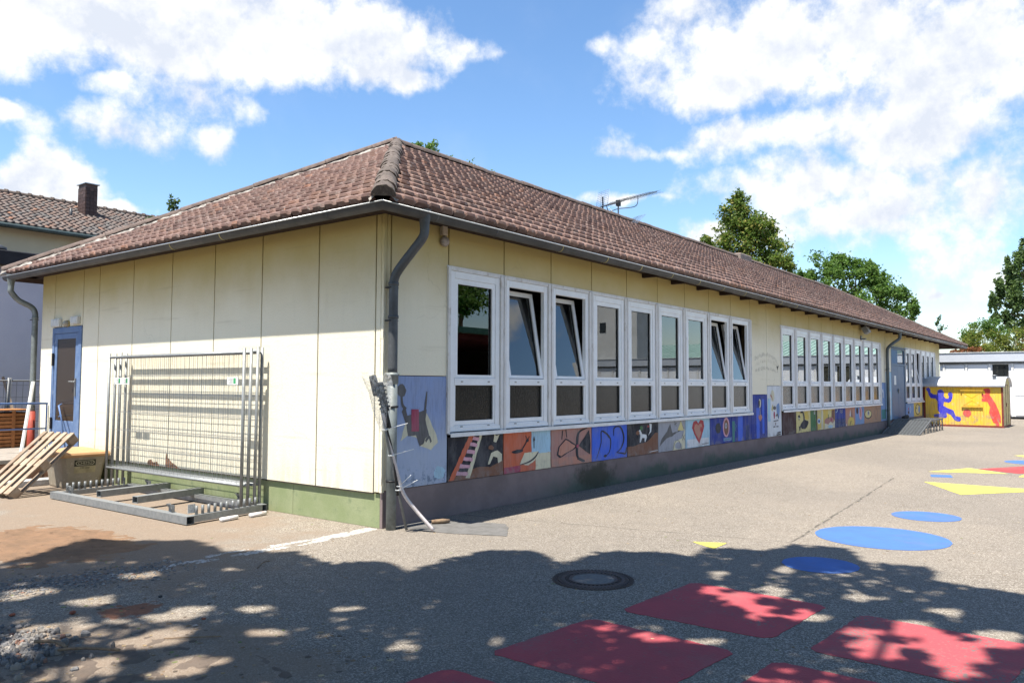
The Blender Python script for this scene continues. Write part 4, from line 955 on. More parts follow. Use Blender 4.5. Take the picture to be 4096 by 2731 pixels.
# downpipes
def downpipe(pts, r, sec, label, m=PIPE, funnel=None, collars=()):
    dp = MB(); dp.tube(bez(pts, 5), r, 12); o = dp.build('downpipe', m, B); o['label'] = label
    if funnel:
        mb = MB(); mb.lathe(funnel, [(.075, .04), (.07, -.02), (.056, -.12), (.052, -.16)], 14); mb.build('outlet', m, o)
    for c in collars:
        mb = MB(); mb.lathe(c, [(r, -.02), (r+.006, -.018), (r+.006, .018), (r, .02)], 14); mb.build('collar', m, o)
        mb = MB(); mb.box(c[0]-r-.012, c[0]+r+.012, c[1]-.012, c[1]+r+.02, c[2]-.045, c[2]-.033); mb.build('clamp', BLACKP, o)
    return o
downpipe([(.20, -.43, 3.46), (.20, -.43, 3.30), (.185, -.41, 3.22), (.14, -.33, 3.10), (.085, -.19, 2.92), (.065, -.11, 2.80), (.062, -.095, 2.65), (.062, -.095, 2.2), (.062, -.095, 1.72)], .053, 12, 'dark zinc downpipe at the near corner', PIPE, (.20, -.43, 3.50), [(.062, -.095, 2.72), (.062, -.095, 2.35)])
mb = MB(); mb.tube([(.062, -.095, 1.73), (.062, -.095, 1.0), (.062, -.095, 0)], .056, 14); lw = mb.build('downpipe_foot', PIPEG, B); lw['label'] = 'grey standpipe at the foot of the corner downpipe'
mb = MB(); mb.lathe((.062, -.095, 1.66), [(.056, -.06), (.064, -.055), (.064, .03), (.075, .035), (.075, .06), (.05, .06)], 16); mb.build('socket', PIPEG, lw)
for z in (1.35, .53):
    mb = MB(); mb.lathe((.062, -.095, z), [(.057, -.012), (.062, -.012), (.062, .012), (.057, .012)], 16); mb.box(.09, .15, -.10, -.085, z-.01, z+.01); mb.build('clamp', BLACKP, lw)
downpipe([(23.75, -.43, 3.46), (23.75, -.43, 3.30), (23.73, -.40, 3.22), (23.55, -.25, 3.08), (23.42, -.12, 2.92), (23.40, -.09, 2.75), (23.40, -.09, 2.0), (23.40, -.09, .02)], .052, 12, 'dark green grey downpipe beside the double door', mat('green_grey_pipe', (.085, .10, .10), rough=.5, spec=.5, scale=4), (23.75, -.43, 3.50), [(23.40, -.09, 2.2), (23.40, -.09, .8)])
downpipe([(-.43, 9.22, 3.46), (-.43, 9.22, 3.30), (-.42, 9.22, 3.22), (-.30, 9.20, 3.08), (-.12, 9.15, 2.98), (-.06, 9.12, 2.88), (-.055, 9.11, 2.70), (-.055, 9.11, 2.0), (-.055, 9.11, 1.09)], .05, 12, 'grey downpipe at the far end of the end wall', PIPEG, (-.43, 9.22, 3.50), [(-.055, 9.11, 2.78)])
mb = MB(); mb.tube([(-.055, 9.11, 1.09), (-.055, 9.11, .0)], .062, 12); mb.build('downpipe_foot', REDP, B)['label'] = 'red painted foot of the left downpipe'

# ------------------------------------------------------------------ things fixed to the walls
al = thing('alarm_bell', 'round weathered alarm bell with square box under the eave near the corner', 'alarm bell', (.95, 0, 3.35))
mb = MB(); mb.box(-.045, .045, -.06, 0, .06, .20, bev=.008); mb.build('box', mat('bell_box', (.52, .44, .33), rough=.6, scale=20), al)
mb = MB(); mb.lathe((.01, 0, -.01), [(.05, 0), (.062, -.02), (.066, -.045), (.055, -.065), (.02, -.075), (.001, -.076)], 18, axis='y'); mb.build('bell', mat('bell_metal', (.34, .28, .24), (.22, .19, .17), rough=.5, scale=20), al)
fl = thing('floodlight', 'small grey floodlight on the wall under the eave above the second window row', 'floodlight', (20.3, 0, 3.2))
mb = MB(); mb.box(-.16, .16, -.30, -.14, -.06, .16, M=Matrix.Rotation(-.5, 4, 'X'), bev=.01); mb.build('housing', GALV, fl)
mb = MB(); mb.box(-.13, .13, -.306, -.30, -.04, .14, M=Matrix.Rotation(-.5, 4, 'X')); mb.build('glass', mat('lamp_glass', (.7, .7, .68), rough=.2), fl)
mb = MB(); mb.box(-.05, .05, -.16, 0, -.14, -.10); mb.box(-.05, .05, -.03, 0, -.16, -.02); mb.build('bracket', GALVD, fl)
mw = paint('peeling_white', (.66, .66, .63), .9, (.10, .09, .08), sc=16)
for (y0_, y1_, za, zb_, lab) in ((8.12, 8.44, 2.58, 2.72, 'peeling white box left above the blue end door'), (7.42, 7.68, 2.60, 2.73, 'peeling white box right above the blue end door')):
    j = thing('junction_box', lab, 'box', (0, (y0_+y1_)/2, za)); mb = MB(); mb.box(-.06, 0, -(y1_-y0_)/2, (y1_-y0_)/2, 0, zb_-za, bev=.008); mb.build('body', mw, j)
    mb = MB(); mb.box(-.066, -.06, -(y1_-y0_)/2+.02, (y1_-y0_)/2-.02, .02, zb_-za-.02, bev=.002); mb.build('cover', mw, j)
lm = thing('wall_lamp', 'round yellowed lamp between the two white boxes above the end door', 'lamp', (0, 7.87, 2.62))
mb = MB(); mb.lathe((0, 0, 0), [(.06, 0), (.06, -.03)], 16, axis='x'); mb.build('mount', mat('yellowed', (.50, .40, .18)), lm)
mb = MB(); mb.lathe((0, 0, 0), [(.052, -.03), (.05, -.07), (.03, -.09), (.001, -.095)], 16, axis='x'); mb.build('lens', mat('old_lens', (.48, .44, .36), rough=.4), lm)

# ------------------------------------------------------------------ antenna on the roof
an = thing('tv_antenna', 'long television antenna on a mast rising from the roof ridge', 'antenna', (13.35, 4.7, 6.1))
mb = MB(); mb.tube([(0, 0, 0), (0, 0, .78)], .022, 8); mb.build('mast', GALV, an)
dirb = Vector((3.2, -.05, 1.02)).normalized(); bs_ = Vector((-.95, 0, .40)); be = Vector((2.25, -.05, 1.42))
mb = MB(); mb.bar(bs_, be, .02, .02); mb.build('boom', GALV, an)
bd_ = (be-bs_); blen = bd_.length; bd_.normalize(); side = Vector((0, 1, 0)); bup = bd_.cross(side)*-1
mb = MB()
for k in range(11):
    c = bs_+bd_*(1.35+(blen-1.40)*k/10)
    for s in (-1, 1):
        mb.tube([c+Vector((0, 0, .02)), c+side*s*.10+bd_*(-.03)+Vector((0, 0, .03)), c+side*s*.22-bd_*.12+Vector((0, 0, .045))], .004, 4)
        mb.tube([c, c+side*s*.10+bd_*(.03)-Vector((0, 0, .02)), c+side*s*.2+bd_*.10-Vector((0, 0, .05))], .004, 4)
    mb.bar(c-bd_*.05+Vector((0, 0, .025)), c+bd_*.05+Vector((0, 0, .025)), .02, .015)
for k in range(12):
    c = bs_+bd_*(.18+.085*k)
    for s in (-1, 1): mb.tube([c, c+side*s*.08-Vector((0, 0, .02)), c+side*s*.2+bd_*.05-Vector((0, 0, .06*s))], .006, 4)
mb.build('elements', mat('antenna_dark', (.07, .07, .075), metal=.3, rough=.5), an)
mb = MB(); mb.tube(bez([bs_+bd_*.3, bs_+bd_*.45-Vector((0, 0, .20)), Vector((0, 0, .50)), bs_+bd_*2.0-Vector((0, 0, .26)), bs_+bd_*2.15]), .014, 6); mb.build('brace', GALV, an)
GRIDM = mat('antenna_mesh', (.22, .30, .42), rough=.5, metal=.2)
for (c, t_x) in ((Vector((-.85, 0, .62)), .25), (Vector((.15, -.45, .12)), -.6)):
    mb = MB(); ex_ = Vector((.25, .55, 0)).normalized()*.28; ez_ = Vector((.05, 0, .22)) if t_x > 0 else Vector((.12, -.08, .15))
    for k in range(9): t = -1+2*k/8; mb.tube([c-ex_+ez_*t, c+ex_*.0+ez_*t-Vector((.03, 0, 0)), c+ex_+ez_*t], .005, 4)
    for k in range(4): t = -1+2*k/3; mb.tube([c+ex_*t-ez_, c+ex_*t+ez_], .005, 4)
    mb.build('reflector', GRIDM, an)
mb = MB(); mb.bar((-.85, 0, .35), (-.85, 0, .68), .035, .03); mb.box(-.06, .06, -.05, .05, .58, .74); mb.build('clamp', BLACKP, an)
mb = MB(); mb.tube(bez([(-.7, -.1, .40), (-.5, -.3, .1), (-.35, -.5, -.02)]), .01, 5); mb.build('cable', WHITEP, an)

# ================================================================== construction fence stack and its rack
def fence_panel(x, label, y0=2.2, y1=5.72, z0=.07, z1=2.05, lean=0.0, sign=None):
    t = thing('mobile_fence', label, 'fence panel', (x, 0, 0), 0, 'construction fence panels stacked in the rack')
    for y in (y0, y1):
        mb = MB(); mb.tube([(0, y, z0), (lean, y, z1)], .021, 10); mb.build('post', GALV, t)
    for z in (z0+.26, z1-.06):
        mb = MB(); k = (z-z0)/(z1-z0)*lean; mb.tube([(k, y0, z), (k, y1, z)], .017, 8); mb.build('rail', GALV, t)
    mb = MB(); n = int((y1-y0)/.105)
    for i in range(1, n):
        y = y0+(y1-y0)*i/n+U(-.003, .003); mb.bar((lean*.13, y, z0+.26), (lean*.97, y+U(-.006, .006), z1-.06), .0026)
    for i in range(7):
        z = z0+.30+(z1-.08-z0-.30)*i/6
        mb.bar((lean*(z/2), y0, z), (lean*(z/2), y1, z), .0036)
    o = mb.build('wire_mesh', GALV, t)
    if sign:
        for (ya, yb) in sign:
            mb = MB(); mb.box(-.028, -.022, ya, yb, 1.585, 1.68, 0); mb.box(-.0295, -.028, ya+.05, ya+.10, 1.60, 1.67, 1)
            for q in range(5): mb.box(-.0295, -.028, yb-.13, yb-.02-.02*(q % 3), 1.60+q*.014, 1.604+q*.014, 2)
            mb.build('sign', [WHITEP, mat('sign_green', (.06, .35, .14)), mat('sign_print', (.25, .25, .26))], t)
    return t
fence_panel(-.30, 'front construction fence panel of the stack against the end wall', sign=[(2.28, 2.52), (5.26, 5.46), (5.04, 5.24)])
fence_panel(-.235, 'second construction fence panel from the front of the stack', y0=2.16, y1=5.68, lean=.01)
fence_panel(-.165, 'third construction fence panel from the front of the stack', y0=2.12, y1=5.66, z1=2.07, lean=.01)
fence_panel(-.095, 'rearmost construction fence panel nearest the wall', y0=2.12, y1=5.62, z1=2.06, lean=.005)
rk = thing('fence_rack', 'galvanised steel storage rack with rows of short pegs lying by the end wall', 'rack', (0, 0, 0))
def hollow(a, b, w_, h, m=GALV, name='beam', par=None, t=.006):
    a = Vector(a); b = Vector(b); d = (b-a).normalized(); r = d.cross(Vector((0, 0, 1))).normalized(); u = r.cross(d)
    mb = MB()
    for p in (a, b):
        for ww, hh in ((w_/2, h/2), (w_/2-t, h/2-t)):
            for sx, sz in ((-1, -1), (1, -1), (1, 1), (-1, 1)): mb.v.append((p+r*sx*ww+u*sz*hh)[:])
    for k in range(4):
        k2 = (k+1) % 4
        for f in ((k, k2, 8+k2, 8+k), (4+k2, 4+k, 12+k, 12+k2), (k2, k, 4+k, 4+k2), (8+k, 8+k2, 12+k2, 12+k)): mb.f.append(f); mb.mi.append(0); mb.smooth.append(False)
    return mb.build(name, m, par)
hollow((-1.17, 1.86, .055), (-1.22, 5.27, .055), .10, .09, par=rk)
hollow((-.12, 1.98, .055), (-.14, 5.32, .055), .09, .09, par=rk)
hollow((-1.12, 1.92, .06), (-.14, 2.02, .06), .07, .08, par=rk); hollow((-1.17, 5.22, .06), (-.18, 5.30, .06), .05, .07, par=rk)
hollow((-1.06, 4.30, .13), (-.02, 4.42, .13), .10, .085, par=rk); hollow((-1.03, 3.40, .13), (-.02, 3.56, .13), .10, .085, par=rk)
pegs = MB(); pegs.tube([(0, 0, 0), (0, 0, .105)], .017, 9); p0_ = pegs.build('peg', GALVD, rk, (-1.10, 1.925, .095)); first = True
for k in range(11):
    for (yb_, n_) in ((1.925, 0), (5.23, 1)):
        x = -1.06+.083*k
        if first: o = p0_; first = False
        else: o = p0_.copy(); COL.objects.link(o); o.parent = rk
        o.location = (x, yb_+.085*(x+1.1)+U(-.003, .003), .095)
for (x, y) in ((-1.15, 4.92), (-.12, 4.8), (-1.13, 2.35), (-.12, 2.5)):
    mb = MB(); mb.add([(x-.03, y-.08, .10), (x+.03, y-.08, .10), (x+.035, y+.02, .10), (x-.035, y+.06, .19), (x+.035, y+.08, .19), (x-.03, y-.02, .19)], [(0, 1, 2), (0, 2, 4, 3), (0, 3, 5), (3, 4, 2), (0, 5, 3)]); mb.box(x-.004, x+.004, y-.07, y+.05, .09, .18); mb.build('bracket', GALVD, rk)
mb = MB(); mb.box(-1.15, -1.06, 1.955, 1.96, .12, .22); mb.build('maker_plate', mat('plate', (.55, .56, .55), (.3, .3, .3), scale=60, rough=.5), rk)
# two sealant cartridges
for (x, y, a, lab, txt) in ((-.72, 1.80, .14, 'plain white sealant cartridge lying left of the other one', None), (-.33, 1.80, .12, 'white sealant cartridge with red lettering nearest the green plinth', 'Hamaressol')):
    c = thing('sealant_cartridge', lab, 'cartridge', (x, y, .026), a)
    mb = MB(); mb.lathe((0, 0, 0), [(.001, -.12), (.025, -.12), (.025, .12), (.018, .122), (.001, .122)], 14, axis='x'); mb.build('tube', mat('cartridge_white', (.78, .76, .74), (.70, .66, .64), rough=.4, scale=20), c)
    if txt:
        RI = mat('red_print', (.55, .08, .08))
        text_mesh(txt, .04, RI, 'lettering', c, lambda u, X, Y: Vector((.085-.17*u, -.0262*math.cos(.75+Y*-18+.4), .0262*math.sin(.75+Y*-18+.4))))
        mb = MB(); mb.tube([(.122, 0, 0), (.15, 0, 0)], [.008, .003], 8); mb.build('nozzle', mat('nozzle', (.7, .65, .3)), c)

# ================================================================== bundle of poles in a plastic bag against the downpipe
bn = thing('wrapped_pole_bundle', 'bundle of black and grey poles in a clear plastic bag leaning on the downpipe', 'pole bundle', (0, 0, 0))
mb = MB(); mb.tube([(.10, -.30, .015), (-.02, -.27, .5), (-.20, -.30, 1.0), (-.32, -.33, 1.35)], .016, 8); mb.build('pole', GALVD, bn)
mb = MB(); mb.tube(bez([(.25, -.56, .02), (.12, -.40, .25), (.02, -.33, .42), (-.04, -.30, .62), (-.18, -.30, 1.0), (-.30, -.33, 1.3)]), [.020]*31, 8); mb.build('pole', mat('film_wrapped', (.60, .55, .53), (.48, .42, .42), rough=.3, scale=30, spec=.6), bn)['label'] = 'bent pole wrapped in pinkish white film'
mb = MB(); mb.tube(bez([(-.02, -.28, .40), (-.12, -.30, .85), (-.24, -.32, 1.15), (-.36, -.34, 1.5)]), .014, 8); mb.build('pole', BLACKP, bn)['label'] = 'black pole'
mb = MB(); Mx = Matrix.Translation((-.40, -.34, 1.50)) @ Matrix.Rotation(-.32, 4, 'Y')
mb.box(-.035, .035, -.03, .03, -.02, .20, 0, Mx, bev=.01); mb.box(.03, .10, -.035, .025, -.22, .10, 0, Mx, bev=.01)
for k in range(6): mb.box(.02, .11, -.04, .03, -.18+.045*k, -.165+.045*k, 0, Mx)
mb.box(.04, .07, -.03, .02, -.40, -.22, 0, Mx); mb.build('plug_connector', BLACKP, bn)
def film():
    m = bpy.data.materials.new('clear_plastic_film'); m.use_nodes = True; t = NT(m.node_tree); b = t.n['Principled BSDF']
    b.inputs['Base Color'].default_value = (.8, .79, .76, 1); b.inputs['Roughness'].default_value = .25; b.inputs['Specular IOR Level'].default_value = .6
    tr = t.node('ShaderNodeBsdfTransparent'); mx = t.node('ShaderNodeMixShader'); n = t.noise(pos(t), 9, 4, .6, 1.5)
    t.link(t.mapr(n, .38, .62, .12, .38), mx.inputs[0]); t.link(tr.outputs[0], mx.inputs[1]); t.link(b.outputs[0], mx.inputs[2]); t.link(mx.outputs[0], t.n['Material Output'].inputs[0])
    bump(t, b, n, .03, .8); return m
mb = MB(); n = 18; rows = [(-.27, -.32, 1.10, .035), (-.30, -.33, 1.22, .075), (-.33, -.33, 1.36, .11), (-.35, -.33, 1.50, .145), (-.37, -.33, 1.60, .17), (-.38, -.32, 1.68, .185)]
for ri, (x, y, z, r) in enumerate(rows):
    for k in range(n):
        a = 2*math.pi*k/n; q = r*(1+.14*math.sin(3*a+ri)+.08*math.sin(7*a+ri*2)); e = .05*math.sin(2*a+1) if ri == len(rows)-1 else 0
        mb.v.append((x+math.cos(a)*q*1.0, y+math.sin(a)*q*.55, z+e))
for i in range(len(rows)-1):
    for k in range(n): mb.f.append((i*n+k, i*n+(k+1) % n, (i+1)*n+(k+1) % n, (i+1)*n+k)); mb.mi.append(0); mb.smooth.append(True)
mb.build('plastic_bag', film(), bn)
for (p, q) in (((-.27, -.33, 1.12), (-.02, -.42, 1.18)), ((-.16, -.32, .84), (.08, -.42, .90)), ((-.03, -.30, .46), (.14, -.42, .56)), ((-.02, -.30, .50), (.06, -.40, .62))):
    mb = MB(); mb.tube([p, q], .0045, 5); c = Vector(p); mb.lathe(c, [(.03, -.006), (.034, 0), (.03, .006)], 12); mb.build('cable_tie', WHITEP, bn)

# ================================================================== pallet, grit bin, door landing, railings
T_ = Vector((-.74, 5.83, .79)); Bt = Vector((-1.565, 5.69, .07)); pu = (T_-Bt).normalized(); pv = Vector((-.168, .986, 0)).normalized(); pn = pu.cross(pv).normalized()
PM = Matrix((pu, pv, pn)).transposed().to_4x4(); PM.translation = Bt-pu*.06-pn*.0
pal = thing('wooden_pallet', 'weathered wooden pallet leaning against the grit bin', 'pallet')
pal.matrix_world = PM
for k in range(5):
    mb = MB(); y = -.04+k*.165; mb.box(-.02, 1.20, y, y+(.085), .052, .072, bev=.003); mb.build('top_board', PAWOOD, pal)
for x in (.0, .53, 1.06):
    mb = MB(); mb.box(x, x+.13, -.04, .72, .030, .051, bev=.002); mb.build('cross_board', PAWOOD, pal)
    for y in (-.04, .29, .62): mb = MB(); mb.box(x, x+.13, y, y+.10, -.052, .029, bev=.003); mb.build('block', PAWOOD, pal)
for y in (-.04, .29, .62): mb = MB(); mb.box(-.01, 1.19, y, y+.10, -.072, -.053, bev=.002); mb.build('bottom_board', PAWOOD, pal)

bi = thing('grit_bin', 'beige two hundred litre grit bin with orange lid beside the blue door', 'bin', (-.40, 6.52, 0))
mb = MB(); wx, wy = .26, .28; tx_, ty_ = .34, .34; H_ = .50
def ringbox(z, a, b, c=.05): return [(-a+c, -b, z), (a-c, -b, z), (a, -b+c, z), (a, b-c, z), (a-c, b, z), (-a+c, b, z), (-a, b-c, z), (-a, -b+c, z)]
rs = [(0, wx, wy), (.02, wx+.01, wy+.01), (H_, tx_, ty_)]
vs = [p for z, a, b in rs for p in ringbox(z, a, b)]
mb.add(vs, [(i*8+k, i*8+(k+1) % 8, (i+1)*8+(k+1) % 8, (i+1)*8+k) for i in range(2) for k in range(8)]+[tuple(range(8))[::-1]]); mb.build('body', GRITB, bi)
mb = MB(); rs = [(H_-.035, tx_+.035, ty_+.035), (H_, tx_+.045, ty_+.045), (H_+.03, tx_+.03, ty_+.03), (H_+.05, tx_-.06, ty_-.06), (H_+.085, .16, .18), (H_+.095, .10, .12)]
vs = [p for z, a, b in rs for p in ringbox(z, a, b)]
mb.add(vs, [(i*8+k, i*8+(k+1) % 8, (i+1)*8+(k+1) % 8, (i+1)*8+k) for i in range(5) for k in range(8)]+[tuple(range(40, 48))], sm=False); mb.build('lid', ORLID, bi)
def onface(u, v):   # sloping front face (normal -y): u in m from centre, v height
    yy = -(wy+.01)-(ty_-wy-.01)*(v-.02)/(H_-.02); return Vector((u, yy-.003, v))
mb = MB(); mb.add([onface(-.16, .325), onface(.16, .325), onface(.16, .42), onface(-.16, .42)], [(0, 1, 2, 3)]); mb.build('logo_plate', mat('dark_olive', (.055, .055, .04)), bi)
lg = [(math.cos(a)*.05+(.09 if math.cos(a) > 0 else -.09), math.sin(a)*.035+.3725) for a in [2*math.pi*(k+.5)/20 for k in range(20)]]
CRM = mat('cream_print', (.55, .50, .36))
mb = MB(); n = len(lg); vs = [onface(a, b)+Vector((0, -.001, 0)) for a, b in lg]+[onface(a*.93, .3725+(b-.3725)*.80)+Vector((0, -.001, 0)) for a, b in lg]
mb.add(vs, [(i, (i+1) % n, n+(i+1) % n, n+i) for i in range(n)]); mb.build('logo_ring', CRM, bi)
text_mesh('CHEMO', .055, CRM, 'lettering', bi, lambda u, X, Y: onface(-.105+.21*u, .354+Y*.95)+Vector((0, -.0015, 0)))
text_mesh('200 Liter', .045, mat('dark_olive', (0, 0, 0)), 'lettering', bi, lambda u, X, Y: onface(-.075+.15*u, .285+Y)+Vector((0, -.001, 0)))
mb = MB(); mb.add([onface(-.16, .22)+Vector((0, -.0005, 0)), onface(.16, .22)+Vector((0, -.0005, 0)), onface(.16, .322)+Vector((0, -.0005, 0)), onface(-.16, .322)+Vector((0, -.0005, 0))], [(0, 1, 2, 3)]); mb.build('label', mat('bin_label', (.42, .36, .22), rough=.6), bi)

st_ = thing('door_landing', 'low concrete landing with red brown stone edge in front of the blue door', 'landing', (0, 0, 0))
mb = MB(); mb.box(-2.6, .02, 7.32, 10.4, .33, .40, bev=.01); mb.build('slab', CONC, st_)
for k in range(5): mb = MB(); mb.box(-2.6+.52*k, -2.6+.52*(k+1)-.012, 7.36, 7.7, .0, .328, bev=.012); mb.build('stone_block', BSTONE, st_)
mb = MB(); mb.box(-2.6, 0, 7.7, 10.4, 0, .33); mb.build('core', CONC, st_)
mb = MB(); mb.box(-1.9, -.42, 6.86, 7.1, .0, .10, bev=.012); tag(mb.build('kerb_stone', mat('foil_stone', (.50, .50, .50), (.36, .34, .32), rough=.4, scale=9, bd=.02, bs=.8)), 'pale kerb stone lying in front of the landing behind the pallet', 'kerb stone')
rl = thing('blue_railing', 'blue painted tube railing of the landing left of the door', 'railing', (0, 0, 0))
for z in (1.24, .80): mb = MB(); mb.tube([(-2.6, 8.55, z), (-.02, 8.55, z)], .019 if z > 1 else .014, 8); mb.build('rail', BLUER, rl)
for x in (-.03, -1.3, -2.58): mb = MB(); mb.tube([(x, 8.55, .40), (x, 8.55, 1.24)], .014, 8); mb.build('post', BLUER, rl)
rl = thing('bent_handrail', 'short bent blue grey handrail in front of the door pane', 'handrail', (0, 0, 0))
mb = MB(); mb.tube([(-.02, 7.98, 1.24), (-.25, 7.55, 1.22)], .011, 7); mb.tube([(-.02, 7.98, 1.04), (-.24, 7.56, 1.04)], .010, 7); mb.build('rail', BLUER, rl)
mb = MB(); mb.tube([(-.25, 7.55, 1.225), (-.22, 7.5, 1.0), (-.16, 7.42, .4)], .013, 7); mb.build('post', BLUER, rl)
# leaning white plank and brown board
mb = MB(); mb.bar((-.32, 8.80, .40), (-.10, 8.98, 1.62), .085, .03, upv=(1, 0, 0)); tag(mb.build('white_plank', WHITEP), 'white plank leaning against the left end of the building', 'plank')
mb = MB(); mb.bar((.62, 11.6, .80), (.45, 11.9, 1.72), .07, .03, upv=(1, 0, 0)); tag(mb.build('brown_board', PAWOOD), 'brown board leaning on the pale wall behind the fence', 'board')
# upright construction fence on the left
t = thing('mobile_fence', 'upright construction fence panel standing behind the landing at the left edge', 'fence panel', (0, 0, 0))
for (xa, xb) in ((.24, .13), (.27, .20), (-3.2, -3.2), (3.3, 3.3)):
    mb = MB(); mb.tube([(xb, 11, 0), (xa, 11, 1.70)], .026, 8); mb.build('post', GALVD, t)
for z in (1.64, .25): mb = MB(); mb.tube([(-3.2, 11, z), (3.3, 11, z)], .017, 8); mb.build('rail', GALV, t)
mb = MB()
for i in range(56): x = -3.2+i*.115; mb.bar((x, 11, .25), (x+.02, 11, 1.64), .005)
for i in range(6): mb.bar((-3.2, 11, .35+.24*i), (3.3, 11, .35+.24*i), .006)
mb.build('wire_mesh', GALVD, t)
# slatted orange timber box
t = thing('slatted_timber_box', 'orange stained slatted timber box with a board top behind the landing', 'timber box', (0, 0, 0))
for k in range(8): mb = MB(); y = 9.75+.09*k; mb.box(-1.9, .20, y, y+.082, 1.08, 1.105, bev=.002); mb.build('top_slat', ORWOOD, t)
for k in range(9): mb = MB(); z = .42+.07*k; mb.box(-1.9, .18, 9.80, 9.82, z, z+.055, bev=.002); mb.build('side_slat', ORWOOD, t)
for x in (-1.88, -.9, -.12, .12): mb = MB(); mb.box(x, x+.05, 9.77, 9.80, .40, 1.075); mb.build('post', ORWOOD, t)
mb = MB(); mb.box(-1.85, .15, 9.84, 10.4, .40, 1.05); mb.build('liner', mat('box_inside', (.03, .02, .015)), t)

# ================================================================== manhole cover
mh = thing('manhole_cover', 'round cast iron manhole cover with concrete centre in the tree shade', 'manhole cover', (-.47, -3.04, 0))
mb = MB(); mb.lathe((0, 0, 0), [(.335, -.01), (.335, .008), (.30, .010), (.298, .004)], 48, sm=False)
for k in range(64): a = 2*math.pi*k/64; mb.box(.304, .330, -.006, .006, .008, .013, 0, Matrix.Rotation(a, 4, 'Z'))
mb.build('frame', IRON, mh)
mb = MB(); mb.lathe((0, 0, 0), [(.292, .0), (.292, .011), (.235, .011), (.233, .003), (.20, .003), (.20, .012), (.175, .012), (.175, .004)], 48, sm=False)
for k in range(40):
    a = 2*math.pi*k/40
    if k % 10 != 0: mb.box(.205, .230, -.007, .007, .0035, .0105, 0, Matrix.Rotation(a, 4, 'Z'))
for k in range(56): a = 2*math.pi*k/56; mb.box(.262, .286, -.004, .004, .011, .0135, 0, Matrix.Rotation(a, 4, 'Z'))
mb.build('lid', IRON, mh)
mb = MB(); mb.add([(.174*math.cos(2*math.pi*k/40), .174*math.sin(2*math.pi*k/40), .0105) for k in range(40)], [tuple(range(40))]); mb.build('concrete_infill', mat('infill', (.16, .155, .145), (.12, .115, .11), rough=.95, scale=30, fine=120, bd=.005, bs=.8), mh)

# ================================================================== ramp
rp = thing('metal_ramp', 'grey steel grating ramp leading up to the double door', 'ramp', (0, 0, 0))
mb = MB()
prof = [(22.45, .02), (24.4, .43), (26.7, .43)]
for (a, b) in zip(prof, prof[1:]):
    L = math.hypot(b[0]-a[0], b[1]-a[1]); n = int(L/.045)
    for k in range(n+1): t = k/n; x = a[0]+(b[0]-a[0])*t; z = a[1]+(b[1]-a[1])*t; mb.box(x-.004, x+.004, -1.20, -.10, z-.03, z)
    for k in range(12): y = -1.20+1.10*k/11; mb.bar((a[0], y, a[1]-.006), (b[0], y, b[1]-.006), .012, .02)
g_ = mb.build('grating', GALVD, rp); g_['kind'] = 'stuff'
for y in (-1.21, -.09):
    mb = MB()
    for (a, b) in zip(prof, prof[1:]): mb.bar((a[0], y, a[1]-.02), (b[0], y, b[1]-.02), .02, .06)
    mb.build('edge_bar', GALVD, rp)
for x in (23.4, 24.0, 24.5, 25.05, 25.6, 26.15, 26.68):
    zt_ = min(.41, .02+(x-22.45)*.21)
    for y in (-1.19, -.12): mb = MB(); mb.box(x-.02, x+.02, y-.02, y+.02, 0, zt_); mb.build('leg', GALVD, rp)
mb = MB()
for x in (24.0, 25.05, 26.15): mb.bar((x, -1.17, .03), (x+.5, -1.17, .38), .012); mb.bar((x+.5, -1.17, .03), (x, -1.17, .38), .012)
mb.build('cross_brace', GALVD, rp)
mb = MB(); mb.box(24.45, 26.6, -.09, .0, .41, .435); mb.build('threshold_plate', GALVD, rp)
mb = MB(); mb.tube([(25.3, -.15, .47), (25.7, -.22, .50), (25.9, -.16, .46)], [.05, .07, .04], 8); tag(mb.build('doormat_roll', mat('doormat', (.07, .06, .055), rough=.95)), 'small dark rolled doormat at the top of the ramp', 'doormat')

# ================================================================== yellow site trailer
tr = thing('site_trailer', 'yellow wooden site trailer hut with white barrel roof and painted figures', 'trailer', (29.9, -1.40, 0))
YEL = paint('trailer_yellow', (.80, .50, .045), .55, (.55, .48, .34), rough=.55, sc=7); YSD = paint('trailer_cream', (.62, .50, .20), .8, (.4, .36, .26), rough=.6, sc=6)
RTR = mat('trailer_red', (.22, .045, .035), rough=.6, scale=8)
WD2, LEN, HT = 1.38, 2.35, 1.60                     # half width (y), length (x), wall height
for k in range(26):
    y = -WD2+.05+k*(2*WD2-.1)/26; mb = MB(); mb.box(.0, .02, y+.002, y+(2*WD2-.1)/26-.002, .07, HT, bev=.003); mb.build('board', YEL, tr)
for k in range(22):
    x = .04+k*(LEN-.08)/22; mb = MB(); mb.box(x+.002, x+(LEN-.08)/22-.002, -WD2, -WD2+.02, .07, HT+.2, bev=.003); mb.build('side_board', YSD, tr)
mb = MB(); mb.box(.022, LEN-.02, -WD2+.022, WD2-.02, .06, HT); mb.build('body', YSD, tr)
for (x0_, x1_, ya, yb) in ((-.012, .05, -WD2-.012, -WD2+.05), (-.012, .05, WD2-.05, WD2+.012), (LEN-.05, LEN+.012, -WD2-.012, -WD2+.05)): mb = MB(); mb.box(x0_, x1_, ya, yb, .0, HT); mb.build('corner_post', RTR, tr)
mb = MB(); mb.box(-.015, .04, -WD2+.05, WD2-.05, .0, .075); mb.box(.05, LEN-.05, -WD2-.012, -WD2+.04, .0, .07); mb.build('base_rail', RTR, tr)
